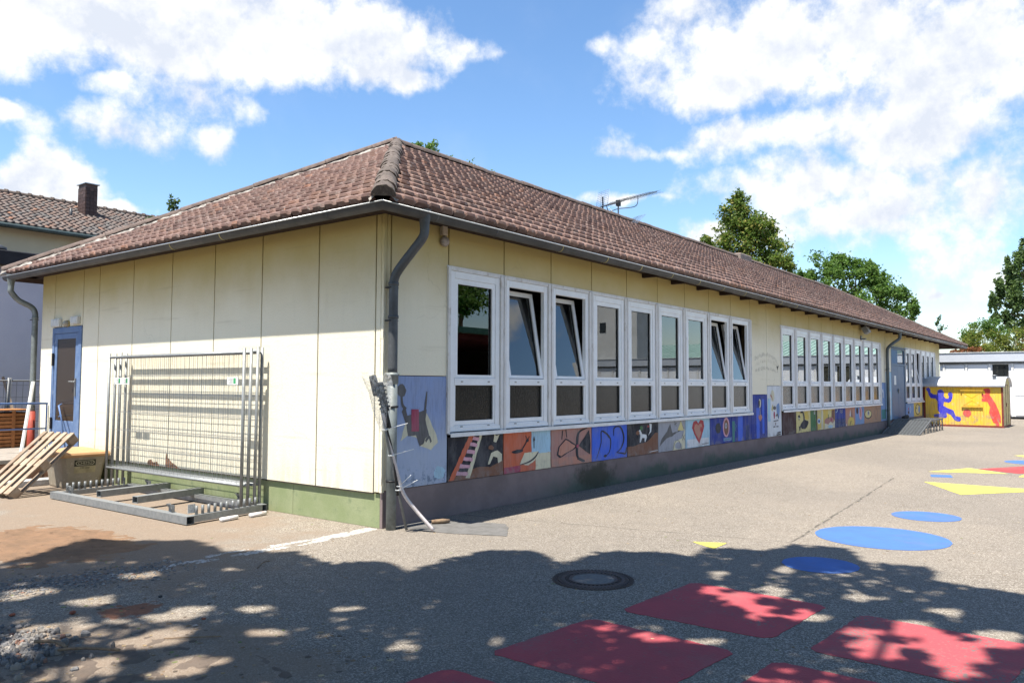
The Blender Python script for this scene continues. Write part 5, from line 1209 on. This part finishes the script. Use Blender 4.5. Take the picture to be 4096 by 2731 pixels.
# barrel roof, axis along y with the arc across x? the ridge runs along y (the long side faces the camera)
mb = MB(); n = 15
def arcp(o, e): return [(LEN/2-math.cos(math.pi*k/(n-1))*(LEN/2+.10+o), 0, HT-.02+math.sin(math.pi*k/(n-1))*(.42+o)) for k in range(n)]
outer = arcp(0, 0); inner = arcp(-.03, 0)
for y in (-WD2-.09, WD2+.09):
    for p in outer: mb.v.append((p[0], y, p[2]))
    for p in inner: mb.v.append((p[0], y, p[2]))
for k in range(n-1):
    mb.f += [(k, k+1, 2*n+k+1, 2*n+k), (n+k+1, n+k, 3*n+k, 3*n+k+1), (k+1, k, n+k, n+k+1), (2*n+k, 2*n+k+1, 3*n+k+1, 3*n+k)]; mb.mi += [0]*4; mb.smooth += [True, True, False, False]
mb.f += [(0, 2*n, 3*n, n), (n-1, 2*n-1, 4*n-1, 3*n-1)]; mb.mi += [0, 0]; mb.smooth += [False, False]
RFM = mat('trailer_roof_sheet', (.66, .67, .68), (.56, .57, .59), rough=.5, scale=2.5, dirt=(.34, .34, .35), dirt_amt=.4)
tro = mb.build('barrel_roof', RFM, tr)
for y in (-.25, .95):
    mb = MB()
    for sgn in (0,):
        pts = [(p[0], y, p[2]+.004) for p in outer]; mb.tube(pts, .008, 5)
    mb.build('roof_seam', RFM, tro)
mb = MB(); g2 = [(p[0], p[2]) for p in inner]
vs = [(a, -WD2+.01, b) for a, b in g2]; mb.add(vs, [tuple(range(n))]); vs = [(a, WD2-.01, b) for a, b in g2]; mb.add(vs, [tuple(range(n))[::-1]]); mb.build('gable', YSD, tr)
mb = MB(); mb.tube([(.35, -1.08, 1.92), (.35, -1.08, 2.03)], .07, 10); mb.lathe((.35, -1.08, 2.03), [(.10, 0), (.10, .015), (.001, .03)], 12); mb.build('roof_vent', GALV, tr)
# shuttered hatch
mb = MB(); ya, yb = -.67, .01; mb.box(-.03, -.002, ya, yb, .82, 1.42, bev=.004); mb.box(-.075, -.002, ya-.05, yb+.05, 1.43, 1.455); mb.box(-.06, -.002, ya-.03, yb+.03, .785, .815)
for (a, b, c, d) in ((ya+.05, .86, -.33, 1.05), (yb-.05, .86, -.33, 1.05), (ya+.05, 1.36, -.33, 1.15), (yb-.05, 1.36, -.33, 1.15), (ya+.05, .86, yb-.05, .86)): mb.bar((-.033, a, b), (-.033, c, d), .010)
mb.build('hatch', YEL, tr)
# painted silhouettes; u: 0..1 left to right on the front (y decreasing), v: height 0..1 of the wall
def fig(polys, m, name, lab):
    mb = MB(); dd = 0
    for pl in polys:
        dd += .0006; mb.add([(-.0035-dd, WD2-u*2*WD2, .05+v*(HT-.05)) for u, v in pl], [tuple(range(len(pl)))])
    mb.build(name, m, tr)['label'] = lab
def P6(x, y): return ((x-848)/(1745-848), 1-(y-850)/(1290-850))
bluef = [(885, 870), (905, 862), (925, 880), (928, 920), (960, 942), (1005, 945), (1013, 900), (1040, 885), (1070, 892), (1088, 920), (1082, 958), (1100, 985), (1135, 990), (1142, 965), (1132, 940), (1145, 915), (1170, 912), (1187, 935), (1183, 980), (1165, 1020), (1140, 1035), (1085, 1025), (1075, 1070), (1120, 1095), (1190, 1120), (1215, 1185), (1270, 1195), (1278, 1225), (1262, 1245), (1228, 1245), (1195, 1225), (1160, 1175), (1110, 1150), (1115, 1195), (1100, 1210), (1040, 1205), (965, 1200), (965, 1172), (1035, 1160), (1008, 1120), (1008, 1020), (985, 990), (930, 985), (905, 950), (898, 915), (872, 885)]
fig([[P6(a, b) for a, b in bluef]], paint('figure_blue', (.035, .035, .50), .2, (.5, .4, .1)), 'painted_figure', 'blue running figure silhouette')
redf = [(1412, 915), (1440, 905), (1475, 918), (1510, 930), (1555, 935), (1550, 905), (1535, 892), (1545, 875), (1590, 868), (1612, 885), (1612, 920), (1600, 940), (1625, 975), (1665, 1040), (1690, 1100), (1718, 1180), (1718, 1258), (1690, 1225), (1672, 1200), (1700, 1255), (1700, 1290), (1670, 1290), (1655, 1255), (1635, 1250), (1612, 1200), (1590, 1140), (1605, 1080), (1575, 1020), (1500, 1015), (1440, 990), (1400, 968), (1405, 952), (1450, 950), (1510, 975), (1545, 985), (1500, 950), (1450, 930), (1412, 932)]
fig([[P6(a, b) for a, b in redf]], paint('figure_red', (.62, .07, .055), .45, (.75, .45, .1)), 'painted_figure', 'red leaping figure silhouette')
fig([[P6(1346+46*math.cos(a), 1150+44*math.sin(a)) for a in [k*math.pi/14 for k in range(28)]]], paint('figure_red', (0, 0, 0)), 'painted_ball', 'red ball')
# end door of the trailer
mb = MB(); mb.box(.9, .93, -WD2-.012, -WD2-.002, .1, 1.65); mb.box(1.65, 1.68, -WD2-.012, -WD2-.002, .1, 1.65); mb.box(.9, 1.68, -WD2-.012, -WD2-.002, 1.65, 1.68); mb.box(1.0, 1.08, -WD2-.02, -WD2-.002, .8, .95); mb.build('end_door', RTR, tr)

# ================================================================== white flat-roofed building at the far end
wb = thing('white_flat_building', 'white flat roofed building with grey fascia behind the yellow trailer', 'building', (40, 0, 0))
mb = MB(); mb.box(.06, 8, -24, 1.04, .12, 2.80); mb.build('wall', WHITEM, wb)
mb = MB(); mb.box(.10, 8, -24, 1.0, .0, .12); mb.build('plinth', DARKG, wb)
mb = MB(); mb.box(-.12, 8, -24.2, 1.06, 2.84, 3.27, bev=.01); mb.build('fascia', FASC, wb)
mb = MB(); mb.box(-.15, 8, -24.2, 1.065, 3.275, 3.33, bev=.01); mb.build('roof_edge', mat('roof_edge', (.40, .42, .43), rough=.4), wb)
mb = MB(); mb.box(-.02, .06, -24, 1.05, 2.74, 2.84); mb.build('head_rail', GALVD, wb)
yy = .90; k = 0
while yy > -23:
    w1 = 1.02 if k != 2 else .98
    mb = MB(); mb.box(.0, .06, yy-.09, yy, .14, 2.74); mb.build('mullion', WHITEP, wb)
    kind = k in (2, 6, 7, 11, 12)
    if kind:
        mb = MB(); mb.box(.04, .055, yy-w1+.12, yy-.17, 1.27, 2.70); mb.build('pane', mat('dark_pane', (.015, .017, .018), rough=.03, spec=.8, bs=0), wb)
        mb = MB(); mb.box(.02, .058, yy-w1+.04, yy-.12, .2, 1.22, bev=.006); mb.build('panel', WHITEM, wb)
    else:
        for (za, zb_) in ((.2, 1.10), (1.16, 2.70)): mb = MB(); mb.box(.02, .058, yy-w1+.04, yy-.12, za, zb_, bev=.006); mb.build('panel', WHITEM, wb)
    yy -= w1; k += 1
# link wall under the long roof
mb = MB(); mb.box(33.68, 37.6, 1.06, 1.25, 0, 3.5); mb.build('link_wall', mat('link_render', (.45, .40, .34), rough=.9), B)
# green roofed building further right (seen mirrored in the panes)
gb = thing('green_roofed_building', 'low building with pale green sheet roof beyond the white building', 'building', (52, -16, 0))
mb = MB(); mb.box(0, 14, -16, 9, 0, 3.6); mb.build('wall', WHITEM, gb)
mb = MB(); mb.add([(-.6, -16.5, 3.6), (-.6, 9.5, 3.6), (7, 9.5, 5.2), (7, -16.5, 5.2), (14.6, -16.5, 3.6), (14.6, 9.5, 3.6)], [(0, 3, 2, 1), (3, 4, 5, 2), (0, 4, 3), (1, 2, 5)])
for k in range(60): y = -16.3+k*.43; mb.bar((-.6, y, 3.63), (7, y, 5.23), .08, .05)
mb.build('roof', mat('green_sheet', (.36, .52, .45), (.42, .56, .50), rough=.5, scale=1), gb)

# ================================================================== left: annex and tiled house
ax = thing('flat_roofed_annex', 'pale rendered annex with dark flat roof edge behind the left corner', 'building', (0, 12, 0))
mb = MB(); mb.box(-9, 4.6, .0, 5, 0, 3.86); mb.build('wall', WALLW, ax)
mb = MB(); mb.box(-9.1, 4.8, -.20, 5.2, 4.04, 4.36, bev=.02); mb.build('roof_edge', mat('black_roof_edge', (.022, .023, .026), rough=.5, scale=3), ax)
mb = MB(); mb.box(-9.05, 4.7, -.08, 5.1, 3.86, 4.04); mb.build('fascia', mat('annex_beam', (.40, .39, .38), rough=.8), ax)
mb = MB(); mb.tube([(.55, .8, 4.3), (.55, .8, 4.50)], .11, 12); mb.lathe((.55, .8, 4.50), [(.20, 0), (.19, .05), (.10, .09), (.001, .10)], 14); mb.build('roof_vent', DARKG, ax)

HY, HZ, HR, HRY = 20.0, 6.32, 8.25, 24.4
ho = thing('tiled_house', 'large rendered house with orange grey tiled roof behind the annex', 'house', (0, HY, 0))
mb = MB(); mb.box(-12, 22, .0, 2*(HRY-HY)+.4, 0, HZ-.05); mb.build('wall', HOUSEW, ho)
mb = MB(); rp_ = (HR-HZ)/(HRY-HY+.45)
mb.add([(-12.3, -.45, HZ-.02), (22.3, -.45, HZ-.02), (22.3, HRY-HY, HR-.02), (-12.3, HRY-HY, HR-.02), (22.3, 2*(HRY-HY)+.45, HZ-.02), (-12.3, 2*(HRY-HY)+.45, HZ-.02)], [(0, 1, 2, 3), (3, 2, 4, 5), (1, 4, 2), (0, 3, 5)])
hrf = mb.build('roof', DWOOD, ho); hrf['label'] = 'orange grey tiled roof slope'
mb = MB(); mb.tube([(-12.3, -.52, HZ-.06), (22.3, -.52, HZ-.06)], .07, 8); mb.build('gutter', mat('green_gutter', (.06, .085, .085), rough=.5), ho)
def htile():
    m, t, b = base('house_tile', .75, .25)
    oi = t.node('ShaderNodeObjectInfo').outputs['Random']; ri = t.node('ShaderNodeNewGeometry').outputs['Random Per Island']
    c = t.ramp(t.math('FRACT', t.math('ADD', oi, ri)), [(0, (.095, .07, .058)), (.2, (.14, .088, .068)), (.4, (.105, .097, .09)), (.6, (.16, .108, .085)), (.8, (.08, .073, .068)), (.97, (.15, .095, .072)), (1, (.22, .105, .06))])
    c = t.mix(t.math('MULTIPLY', t.mapr(t.noise(pos(t), 3, 5), .45, .65), .35), c, (.15, .142, .135)); t.link(c, b.inputs['Base Color']); return m
HT_ = htile()
mbt = MB(); pr_ = [(-.103, 0), (-.06, .0), (-.03, .028), (.0, .04), (.035, .032), (.065, .006), (.103, .0)]
for (s, dz) in ((-.01, -.0), (.0, .035), (.29, .0)):
    for (x, h) in pr_: mbt.v.append((x, s-.02*(1-abs(x)/.12) if s < .02 else s, dz+h))
for r in range(2):
    for i in range(6): a = r*7+i; mbt.f.append((a, a+1, a+8, a+7)); mbt.mi.append(0); mbt.smooth.append(r > 0)
tmh = bpy.data.meshes.new('house_tile'); tmh.from_pydata(mbt.v, [], mbt.f); tmh.materials.append(HT_); tmh.polygons.foreach_set('use_smooth', mbt.smooth); tmh.update()
upv = Vector((0, HRY-HY+.5, HR-HZ)).normalized(); SL_ = math.hypot(HRY-HY+.5, HR-HZ)
ht = slope_tiles(Vector((1.0, -.5, HZ)), Vector((1, 0, 0)), upv, 14, 0, 0, int(SL_/.27), .205, .27, 0)
tile_field(tmh, ht, hrf, Vector((7, 0, 8)), 300)
mb = MB(); mb.tube([(-12, HRY-HY, HR+.01), (22, HRY-HY, HR+.01)], .11, 8)
for k in range(90): mb.tube([(-12+k*.38, HRY-HY, HR+.03), (-11.9+k*.38, HRY-HY, HR+.03)], .125, 8)
mb.build('ridge', mat('house_ridge', (.11, .085, .07), rough=.85, scale=6), ho)
CHX, CHY = 6.86, 2.85
mb = MB(); mb.box(CHX-.20, CHX+.20, CHY-.29, CHY+.29, 7.0, 8.70); chm = mb.build('chimney', SLATE, ho); chm['label'] = 'brown shingle clad chimney with a zinc cap'
for r in range(11):
    for f in range(2):
        for k in range(3):
            z = 7.2+.125*r; mb = MB(); o_ = (.08 if r % 2 else 0)
            if f == 0: a = CHX-.20+k*.133; mb.box(a+.003, a+.130, CHY-.308, CHY-.292, z, z+.135)
            else: a = CHY-.29+k*.193; mb.box(CHX-.218, CHX-.202, a+.003, a+.190, z, z+.135)
            mb.build('shingle', SLATE, chm)
mb = MB(); mb.box(CHX-.26, CHX+.26, CHY-.35, CHY+.35, 8.705, 8.735); mb.tube([(CHX, CHY, 8.73), (CHX, CHY, 8.81)], .06, 10); mb.build('chimney_cap', ZINCB, chm)
mb = MB(); mb.box(8.6, 9.25, 1.35, 1.95, 7.22, 7.28, M=None); sk = mb.build('skylight', GLASS, ho)
mb = MB(); mb.tube([(5.98, 2.1, 7.1), (5.98, 2.1, 7.62)], .05, 8); mb.build('vent_pipe', DARKG, ho)

# ================================================================== trees
def leafmat(name, stops, trans=.48):
    stops = [(p, tuple(min(.5, x*1.15) for x in c_)) for p, c_ in stops]
    m = bpy.data.materials.new(name); m.use_nodes = True; t = NT(m.node_tree); b = t.n['Principled BSDF']
    ri = t.node('ShaderNodeNewGeometry').outputs['Random Per Island']
    c = t.ramp(ri, stops); c = t.mix(t.math('MULTIPLY', t.noise(pos(t), .9, 3), .35), c, tuple(x*.6 for x in stops[0][1]))
    t.link(c, b.inputs['Base Color']); b.inputs['Roughness'].default_value = .55; b.inputs['Specular IOR Level'].default_value = .3
    tr_ = t.node('ShaderNodeBsdfTranslucent'); t.link(t.mix(.5, c, (.12, .2, .03)), tr_.inputs[0]); mx = t.node('ShaderNodeMixShader'); mx.inputs[0].default_value = trans
    t.link(b.outputs[0], mx.inputs[1]); t.link(tr_.outputs[0], mx.inputs[2]); t.link(mx.outputs[0], t.n['Material Output'].inputs[0]); return m
LG1 = leafmat('lime_leaves', [(0, (.06, .105, .018)), (.5, (.105, .165, .026)), (.80, (.14, .19, .035)), (.90, (.34, .30, .07)), (1, (.36, .32, .09))])
LG2 = leafmat('green_leaves', [(0, (.06, .125, .025)), (.6, (.10, .19, .035)), (1, (.16, .24, .055))])
LG3 = leafmat('poplar_leaves', [(0, (.055, .095, .035)), (.6, (.095, .15, .05)), (1, (.17, .23, .08))])
LGY = leafmat('yellow_green_leaves', [(0, (.10, .14, .02)), (.6, (.17, .19, .035)), (1, (.26, .24, .05))])
LGR = leafmat('red_brown_leaves', [(0, (.20, .05, .03)), (.6, (.28, .09, .04)), (1, (.16, .08, .03))])
LGD = leafmat('dark_leaves', [(0, (.022, .045, .012)), (.6, (.04, .075, .018)), (1, (.07, .11, .03))])
def leaf_quad(mb, p, s, nrm=None):
    n = nrm or Vector((random.gauss(0, 1), random.gauss(0, 1), random.gauss(.5, 1))); n.normalize()
    a = n.cross(Vector((rnd()-.5, rnd()-.5, rnd()-.5))); a.normalize(); b = n.cross(a)
    o = len(mb.v); k = s*U(.7, 1.25)
    mb.v += [(p-a*k)[:], (p-b*k*.5+n*k*.12)[:], (p+a*k)[:], (p+b*k*.5+n*k*.12)[:]]
    mb.f += [(o, o+1, o+2), (o, o+2, o+3)]; mb.mi += [0, 0]; mb.smooth += [False, False]
def tree(name, label, cat, base_, clumps, nper, leaf, lm_, trunk_r=.2, group=None, sprigs=True, limbs=True, kind='crown'):
    """clumps: (x,y,z,rx,rz) world positions"""
    t = thing(name, label, cat, base_, 0, group); bx_ = Vector(base_)
    cen = sum((Vector(c[:3]) for c in clumps), Vector())/len(clumps); ztop = max(c[2] for c in clumps)
    mb = MB(); tp = Vector((cen.x-bx_.x, cen.y-bx_.y, (ztop-bx_.z)*.9))
    mb.tube(bez([(0, 0, -.05), (tp.x*.2+.1, tp.y*.2, tp.z*.35), (tp.x*.6, tp.y*.6, tp.z*.7), tp], 4), [trunk_r*(1-.9*i/12) for i in range(13)], 8)
    mb.build('trunk', TW, t)
    if limbs:
        mb = MB()
        for c in clumps:
            e = Vector(c[:3])-bx_; h = max(.3*tp.z, min(e.z-.5-.5*math.hypot(e.x-tp.x, e.y-tp.y), tp.z*.85)); f = h/tp.z
            s = Vector((tp.x*f, tp.y*f, h)); mid = s.lerp(e, .55)+Vector((0, 0, -.15)); r = trunk_r*.35*(1-f*.6)
            mb.tube(bez([s, mid, e], 3), [r*(1-.8*i/6) for i in range(7)], 5)
        mb.build('limbs', TW, t)
    mb = MB()
    for c in clumps:
        n = int(nper*(c[5] if len(c) > 5 else 1)); rx, rz = c[3], c[4]
        subs = [(Vector((random.gauss(0, .5)*rx, random.gauss(0, .5)*rx, random.gauss(0, .5)*rz)), U(.22, .42)) for _ in range(9)]
        for i in range(n):
            so, sr = random.choice(subs)
            p = Vector(c[:3])-bx_+so+Vector((random.gauss(0, .5)*rx*sr*1.4, random.gauss(0, .5)*rx*sr*1.4, random.gauss(0, .5)*rz*sr*1.4))
            leaf_quad(mb, p, leaf)
        if sprigs:
            for k in range(5):
                a = U(0, 6.28); d = Vector((math.cos(a)*.7, math.sin(a)*.7, U(.1, 1.1))).normalized(); L = U(.8, 1.25)
                for i in range(int(n*.03)+4):
                    f = U(.55, L); leaf_quad(mb, Vector(c[:3])-bx_+Vector((d.x*rx*f, d.y*rx*f, d.z*rz*f))+Vector((U(-1, 1), U(-1, 1), U(-1, 1)))*leaf*1.1, leaf*.85)
    mb.build(kind, lm_, t); return t
# lime tree behind the ridge
C1 = [(30.28, 7.79, 10.25, .55, .75), (30.4, 7.7, 9.4, .85, .8), (30.0, 8.15, 8.7, .95, .8), (30.8, 7.2, 8.8, .95, .85), (30.2, 8.0, 7.8, 1.2, .9), (31.0, 7.0, 7.9, 1.15, .8), (31.5, 6.45, 7.5, .7, .5), (29.4, 9.1, 8.4, .35, .3, .3), (29.6, 8.8, 7.8, .6, .5, .6), (30.6, 7.5, 7.0, 1.5, .8), (31.2, 6.7, 8.9, .35, .5, .3)]
tree('lime_tree', 'bushy green lime tree with yellow seed tufts rising behind the roof ridge', 'tree', (30.5, 7.6, 0), C1, 1700, .085, LG1, .22, 'trees behind the school roof')
C2 = [(45.2, 8.3, 8.9, 0.99, 0.67), (44.5, 9.2, 8.3, 0.71, 0.58), (45.8, 7.5, 9.4, 0.63, 0.58), (46.1, 7.1, 8.7, 0.99, 0.67), (46.8, 6.2, 9.0, 0.8, 0.67), (47.4, 5.5, 8.3, 0.9, 0.77), (48.2, 4.6, 7.2, 0.8, 0.77), (48.7, 4.0, 6.3, 0.54, 0.48), (46.2, 7.2, 7.5, 1.61, 0.96), (47.4, 5.6, 7.2, 1.25, 0.96), (45.0, 8.6, 7.6, 1.25, 0.77)]
tree('broadleaf_tree', 'wide green tree behind the far end of the school roof', 'tree', (46.5, 6.8, 0), C2, 1300, .11, LG2, .3, 'trees behind the school roof')
C3 = [(50.5+0*.1, -.1, 0, 0, 0)]
pc = [(64.45, -.48, 11.2, 0.32, .9, .5), (64.0, .0, 10.2, 0.43, 1.0, .8), (64.7, -.9, 10.6, 0.43, 1.2, .8), (65.1, -1.6, 11.6, 0.5, 1.2, .8), (63.6, .75, 9.0, 0.36, .9, .6), (64.2, -.2, 9.0, 0.65, 1.0), (64.9, -1.3, 9.2, 0.65, 1.1), (65.4, -2.2, 9.6, 0.72, 1.4), (63.3, 1.1, 8.0, 0.29, .7, .4), (64.0, .0, 7.6, 0.72, 1.0), (64.8, -1.0, 7.4, 0.79, 1.0), (65.5, -2.2, 7.4, 0.86, 1.2), (63.8, .3, 6.4, 0.65, .8, .8), (64.6, -.9, 5.9, 0.86, .9), (65.5, -2.0, 5.6, 0.94, 1.0), (63.4, 1.0, 6.8, 0.22, .3, .2), (65.9, -3.0, 8.6, 0.86, 1.6)]
tree('poplar_tree', 'tall narrow poplar tree at the right edge beyond the white building', 'tree', (64.9, -1.3, 0), pc, 1000, .15, LG3, .35)
tree('yellow_green_shrub', 'yellow green shrub growing above the white flat roof', 'shrub', (49.6, -.1, 0), [(48.6, 1.0, 4.2, .7, .5), (49.2, .2, 4.4, .9, .7), (49.8, -.6, 4.3, .9, .6), (50.3, -1.2, 4.0, .7, .5), (49.2, .3, 3.7, 1.4, .5)], 1100, .07, LGY, .08)
tree('green_shrub', 'darker green shrub rising behind the yellow green one', 'shrub', (50.4, .1, 0), [(50.0, .4, 5.0, .6, .5), (50.3, -.1, 5.3, .45, .5, .7), (50.6, -.3, 4.8, .7, .6), (49.7, .9, 4.7, .5, .4, .7)], 800, .075, LG2, .08)
tree('red_leaved_shrub', 'red brown leaved shrub at the end of the school gutter', 'shrub', (47.5, .8, 0), [(47.1, 1.25, 3.65, .35, .25), (47.6, .75, 3.7, .4, .25), (48.0, .35, 3.7, .4, .25)], 450, .06, LGR, .05)
tree('red_leaved_shrub', 'dark red shrub between the yellow green shrub and the poplar', 'shrub', (54, -1.7, 0), [(53.7, -1.5, 4.1, .6, .5), (54.4, -2.3, 3.9, .8, .5)], 450, .07, LGR, .05)
tree('garden_tree', 'tree crown just showing above the roof ridge beside the apex', 'tree', (16, 14, 0), [(14.9, 14.3, 10.45, .30, .30, .5), (15.4, 14.0, 10.30, .28, .45, .6), (15.9, 13.7, 10.0, .45, .4, .8), (16.6, 13.2, 9.7, .45, .4, .8), (17.3, 12.8, 9.4, .4, .35, .7), (16.2, 13.5, 9.2, 1.2, .5)], 520, .07, LG2, .15)
tree('young_tree', 'thin leafy branch tips above the left hip of the roof', 'tree', (4.4, 12.2, 0), [(4.15, 12.05, 5.95, .16, .28, 1), (4.5, 12.0, 5.6, .22, .25, 1), (4.85, 12.0, 6.0, .1, .2, .6), (3.6, 12.1, 5.5, .13, .2, .6), (4.4, 12.1, 5.3, .4, .3, 1.2)], 110, .055, LGD, .05)
tree('sapling', 'single thin sapling top beyond the far end of the roof', 'sapling', (44.2, 1.7, 0), [(44.1, 1.75, 5.2, .10, .25), (44.15, 1.7, 5.45, .12, .2), (44.25, 1.65, 4.9, .16, .25)], 60, .075, LGD, .03, limbs=False, sprigs=False)

# large tree beside the viewer whose crown throws the dappled shade
def shade_tree():
    bx_ = Vector((-10.5, -6.0, 0)); t = thing('shade_tree', 'large spreading tree beside the yard whose crown shades the foreground', 'tree', bx_)
    out = [(-6.2, 1.6), (-3.6, 1.2), (-2.3, 1.75), (-1.6, 1.0), (-1.75, .3), (-1.3, -.2), (-1.45, -.75), (-1.05, -1.25), (-1.3, -1.7), (-.55, -1.55), (-.1, -1.65), (.15, -2.0), (-.15, -2.5), (.5, -2.5), (.85, -2.95), (.85, -3.35), (1.35, -3.2), (1.55, -3.75), (2.1, -3.85), (2.15, -4.35), (1.6, -4.6), (1.8, -5.1), (1.25, -5.3), (1.2, -6.0), (.7, -6.8), (.8, -8.5), (-2, -10.5), (-7, -10), (-9.5, -6), (-9, -2), (-8, 1)]
    def inside(x, y):
        c = False; j = len(out)-1
        for i in range(len(out)):
            xi, yi = out[i]; xj, yj = out[j]
            if (yi > y) != (yj > y) and x < (xj-xi)*(y-yi)/(yj-yi)+xi: c = not c
            j = i
        return c
    k = 1/math.tan(SUN_EL)
    holes = [(-.25, -4.2, .17), (-.5, -4.45, .12), (-.42, -4.75, .14), (.1, -4.35, .12), (.35, -3.75, .09), (.9, -4.15, .1), (-.15, -3.95, .1), (-.3, -5.4, .22), (-.55, -5.65, .25), (-.85, -5.3, .18), (-.6, -5.15, .12), (-.95, -5.75, .15), (-.15, -5.85, .2), (.35, -4.9, .13), (-1.35, -4.45, .1), (-1.5, -4.15, .08), (-1.85, -2.5, .05), (-2.3, -2.1, .08), (-2.7, -1.6, .10), (-3.1, -1.3, .20), (-3.3, -.5, .16), (-3.5, -1.7, .22), (-3.8, -1.0, .22), (-3.0, -2.1, .10), (-3.6, -2.3, .18), (-2.1, -.4, .07), (-2.7, .0, .16), (-3.5, .1, .2), (-4.0, -1.9, .2), (-4.1, -1.2, .15), (.3, -5.5, .12), (-2.6, -3.0, .08), (-2.2, -3.4, .07)]
    mb = MB(); limbs = []
    ncl = 0; tries = 0
    while ncl < 1350 and tries < 30000:
        tries += 1; sx, sy = U(-9.5, 2.3), U(-10.5, 2.0)
        if not inside(sx, sy): continue
        h = U(5.6, 9.6); x = sx-k*h; y = sy+.035*k*h
        fwd = (x-CX)*math.cos(YAW)+(y-CY)*math.sin(YAW)
        if fwd > -.5 and (h-2.4)/max(.5, math.hypot(x-CX, y-CY)) < math.tan(math.radians(33)): h = min(10.5, h+2.5); x = sx-k*h; y = sy+.035*k*h
        if fwd > -.5 and (h-2.2)/max(.5, math.hypot(x-CX, y-CY)) < math.tan(math.radians(29)): continue
        d_ = mn.noise(Vector((sx*.9, sy*.9, 0)))
        if sx < -2.6 and sy > -3 and d_ > .34: continue
        ncl += 1; limbs.append(Vector((x, y, h))); r = U(.22, .45)
        for i in range(92):
            p = Vector((x+random.gauss(0, .55)*r, y+random.gauss(0, .55)*r, h+random.gauss(0, .4)*r))
            gx, gy = p.x+k*p.z, p.y-.035*k*p.z
            if not inside(gx, gy): continue
            bad = False
            for (a, b, c) in holes:
                c = c*.85+.045
                if (gx-a)**2*.8+(gy-b)**2*1.3+.012*math.sin(gx*19+gy*13)*c*6 < c*c: bad = True; break
            if bad: continue
            leaf_quad(mb, p-bx_, .10)
    mb.build('crown', LG2, t)
    mb = MB(); mb.tube(bez([(0, 0, -.1), (.2, .1, 2), (.6, .2, 4), (1.2, .4, 6), (2.0, .6, 8)], 4), [.34-.018*i for i in range(17)], 10); mb.build('trunk', TW, t)
    mb = MB()
    for L_ in random.sample(limbs, 26):
        e = L_-bx_; s = Vector((.5, .15, 3.4+U(0, 3))); s.x = .2*s.z
        if math.hypot(e.x-s.x, e.y-s.y) > 7.5: continue
        mb.tube(bez([s, s.lerp(e, .5)+Vector((0, 0, .9)), e], 4), [.09*(1-.8*i/8) for i in range(9)], 6)
    mb.build('limbs', TW, t)
shade_tree()
tree('yard_tree', 'leafy tree on the open side of the yard mirrored in the window panes', 'tree', (25.5, -21.5, 0), [(22.5, -18.6, 6.2, 1.1, .8), (23.6, -19.4, 7.2, 1.4, 1.0), (24.8, -20.6, 6.6, 1.5, 1.0), (25.5, -22.0, 7.0, 1.5, 1.1), (26.5, -21.0, 8.4, 1.5, 1.1), (21.6, -17.9, 5.2, .6, .4), (27.5, -22.5, 7, 1.5, 1.1)], 800, .12, LG2, .25)
sh = thing('yard_shelter', 'open shelter with dark red posts and green sheet roof edge across the yard', 'shelter', (14, -20, 0))
GRE = mat('green_edge', (.12, .30, .20), rough=.5); DRED = mat('dark_red_timber', (.16, .03, .025), rough=.7)
mb = MB(); mb.box(-.4, 9.4, -.4, 8.4, 3.42, 3.62); mb.build('roof', GRE, sh)
mb = MB(); mb.box(-.1, 9.1, -.1, 8.1, 3.2, 3.418); mb.build('beam', DRED, sh)
for x in (0, 3, 6, 9):
    for y in (0, 8): mb = MB(); mb.box(x-.1, x+.1, y-.1, y+.1, 0, 3.198); mb.build('post', DRED, sh)
mb = MB(); mb.box(0, 9, .1, .25, 0, 3.19); mb.box(8.85, 9, .25, 7.9, 0, 3.19); mb.build('back_wall', mat('dark_boards', (.05, .035, .028), rough=.9), sh)
mb = MB(); mb.box(1, 8, .5, .9, .45, .52); mb.box(1, 8, .3, .35, .9, 1.0); mb.build('bench', mat('yellow_bench', (.5, .36, .04), rough=.6), sh)
tw = thing('stair_tower', 'tall plain white rendered stair tower across the yard', 'tower', (41, -22.6, 0))
mb = MB(); mb.box(0, 3.2, 0, 3.4, 0, 11); mb.build('wall', mat('tower_render', (.62, .61, .58), (.54, .53, .50), rough=.9, scale=1.5), tw)
mb = MB(); mb.box(-.02, -.001, .5, 1.0, 5.2, 5.9); mb.box(-.02, -.001, 2.2, 2.7, 5.2, 5.9); mb.build('window', mat('tower_pane', (.03, .035, .04), rough=.1), tw)
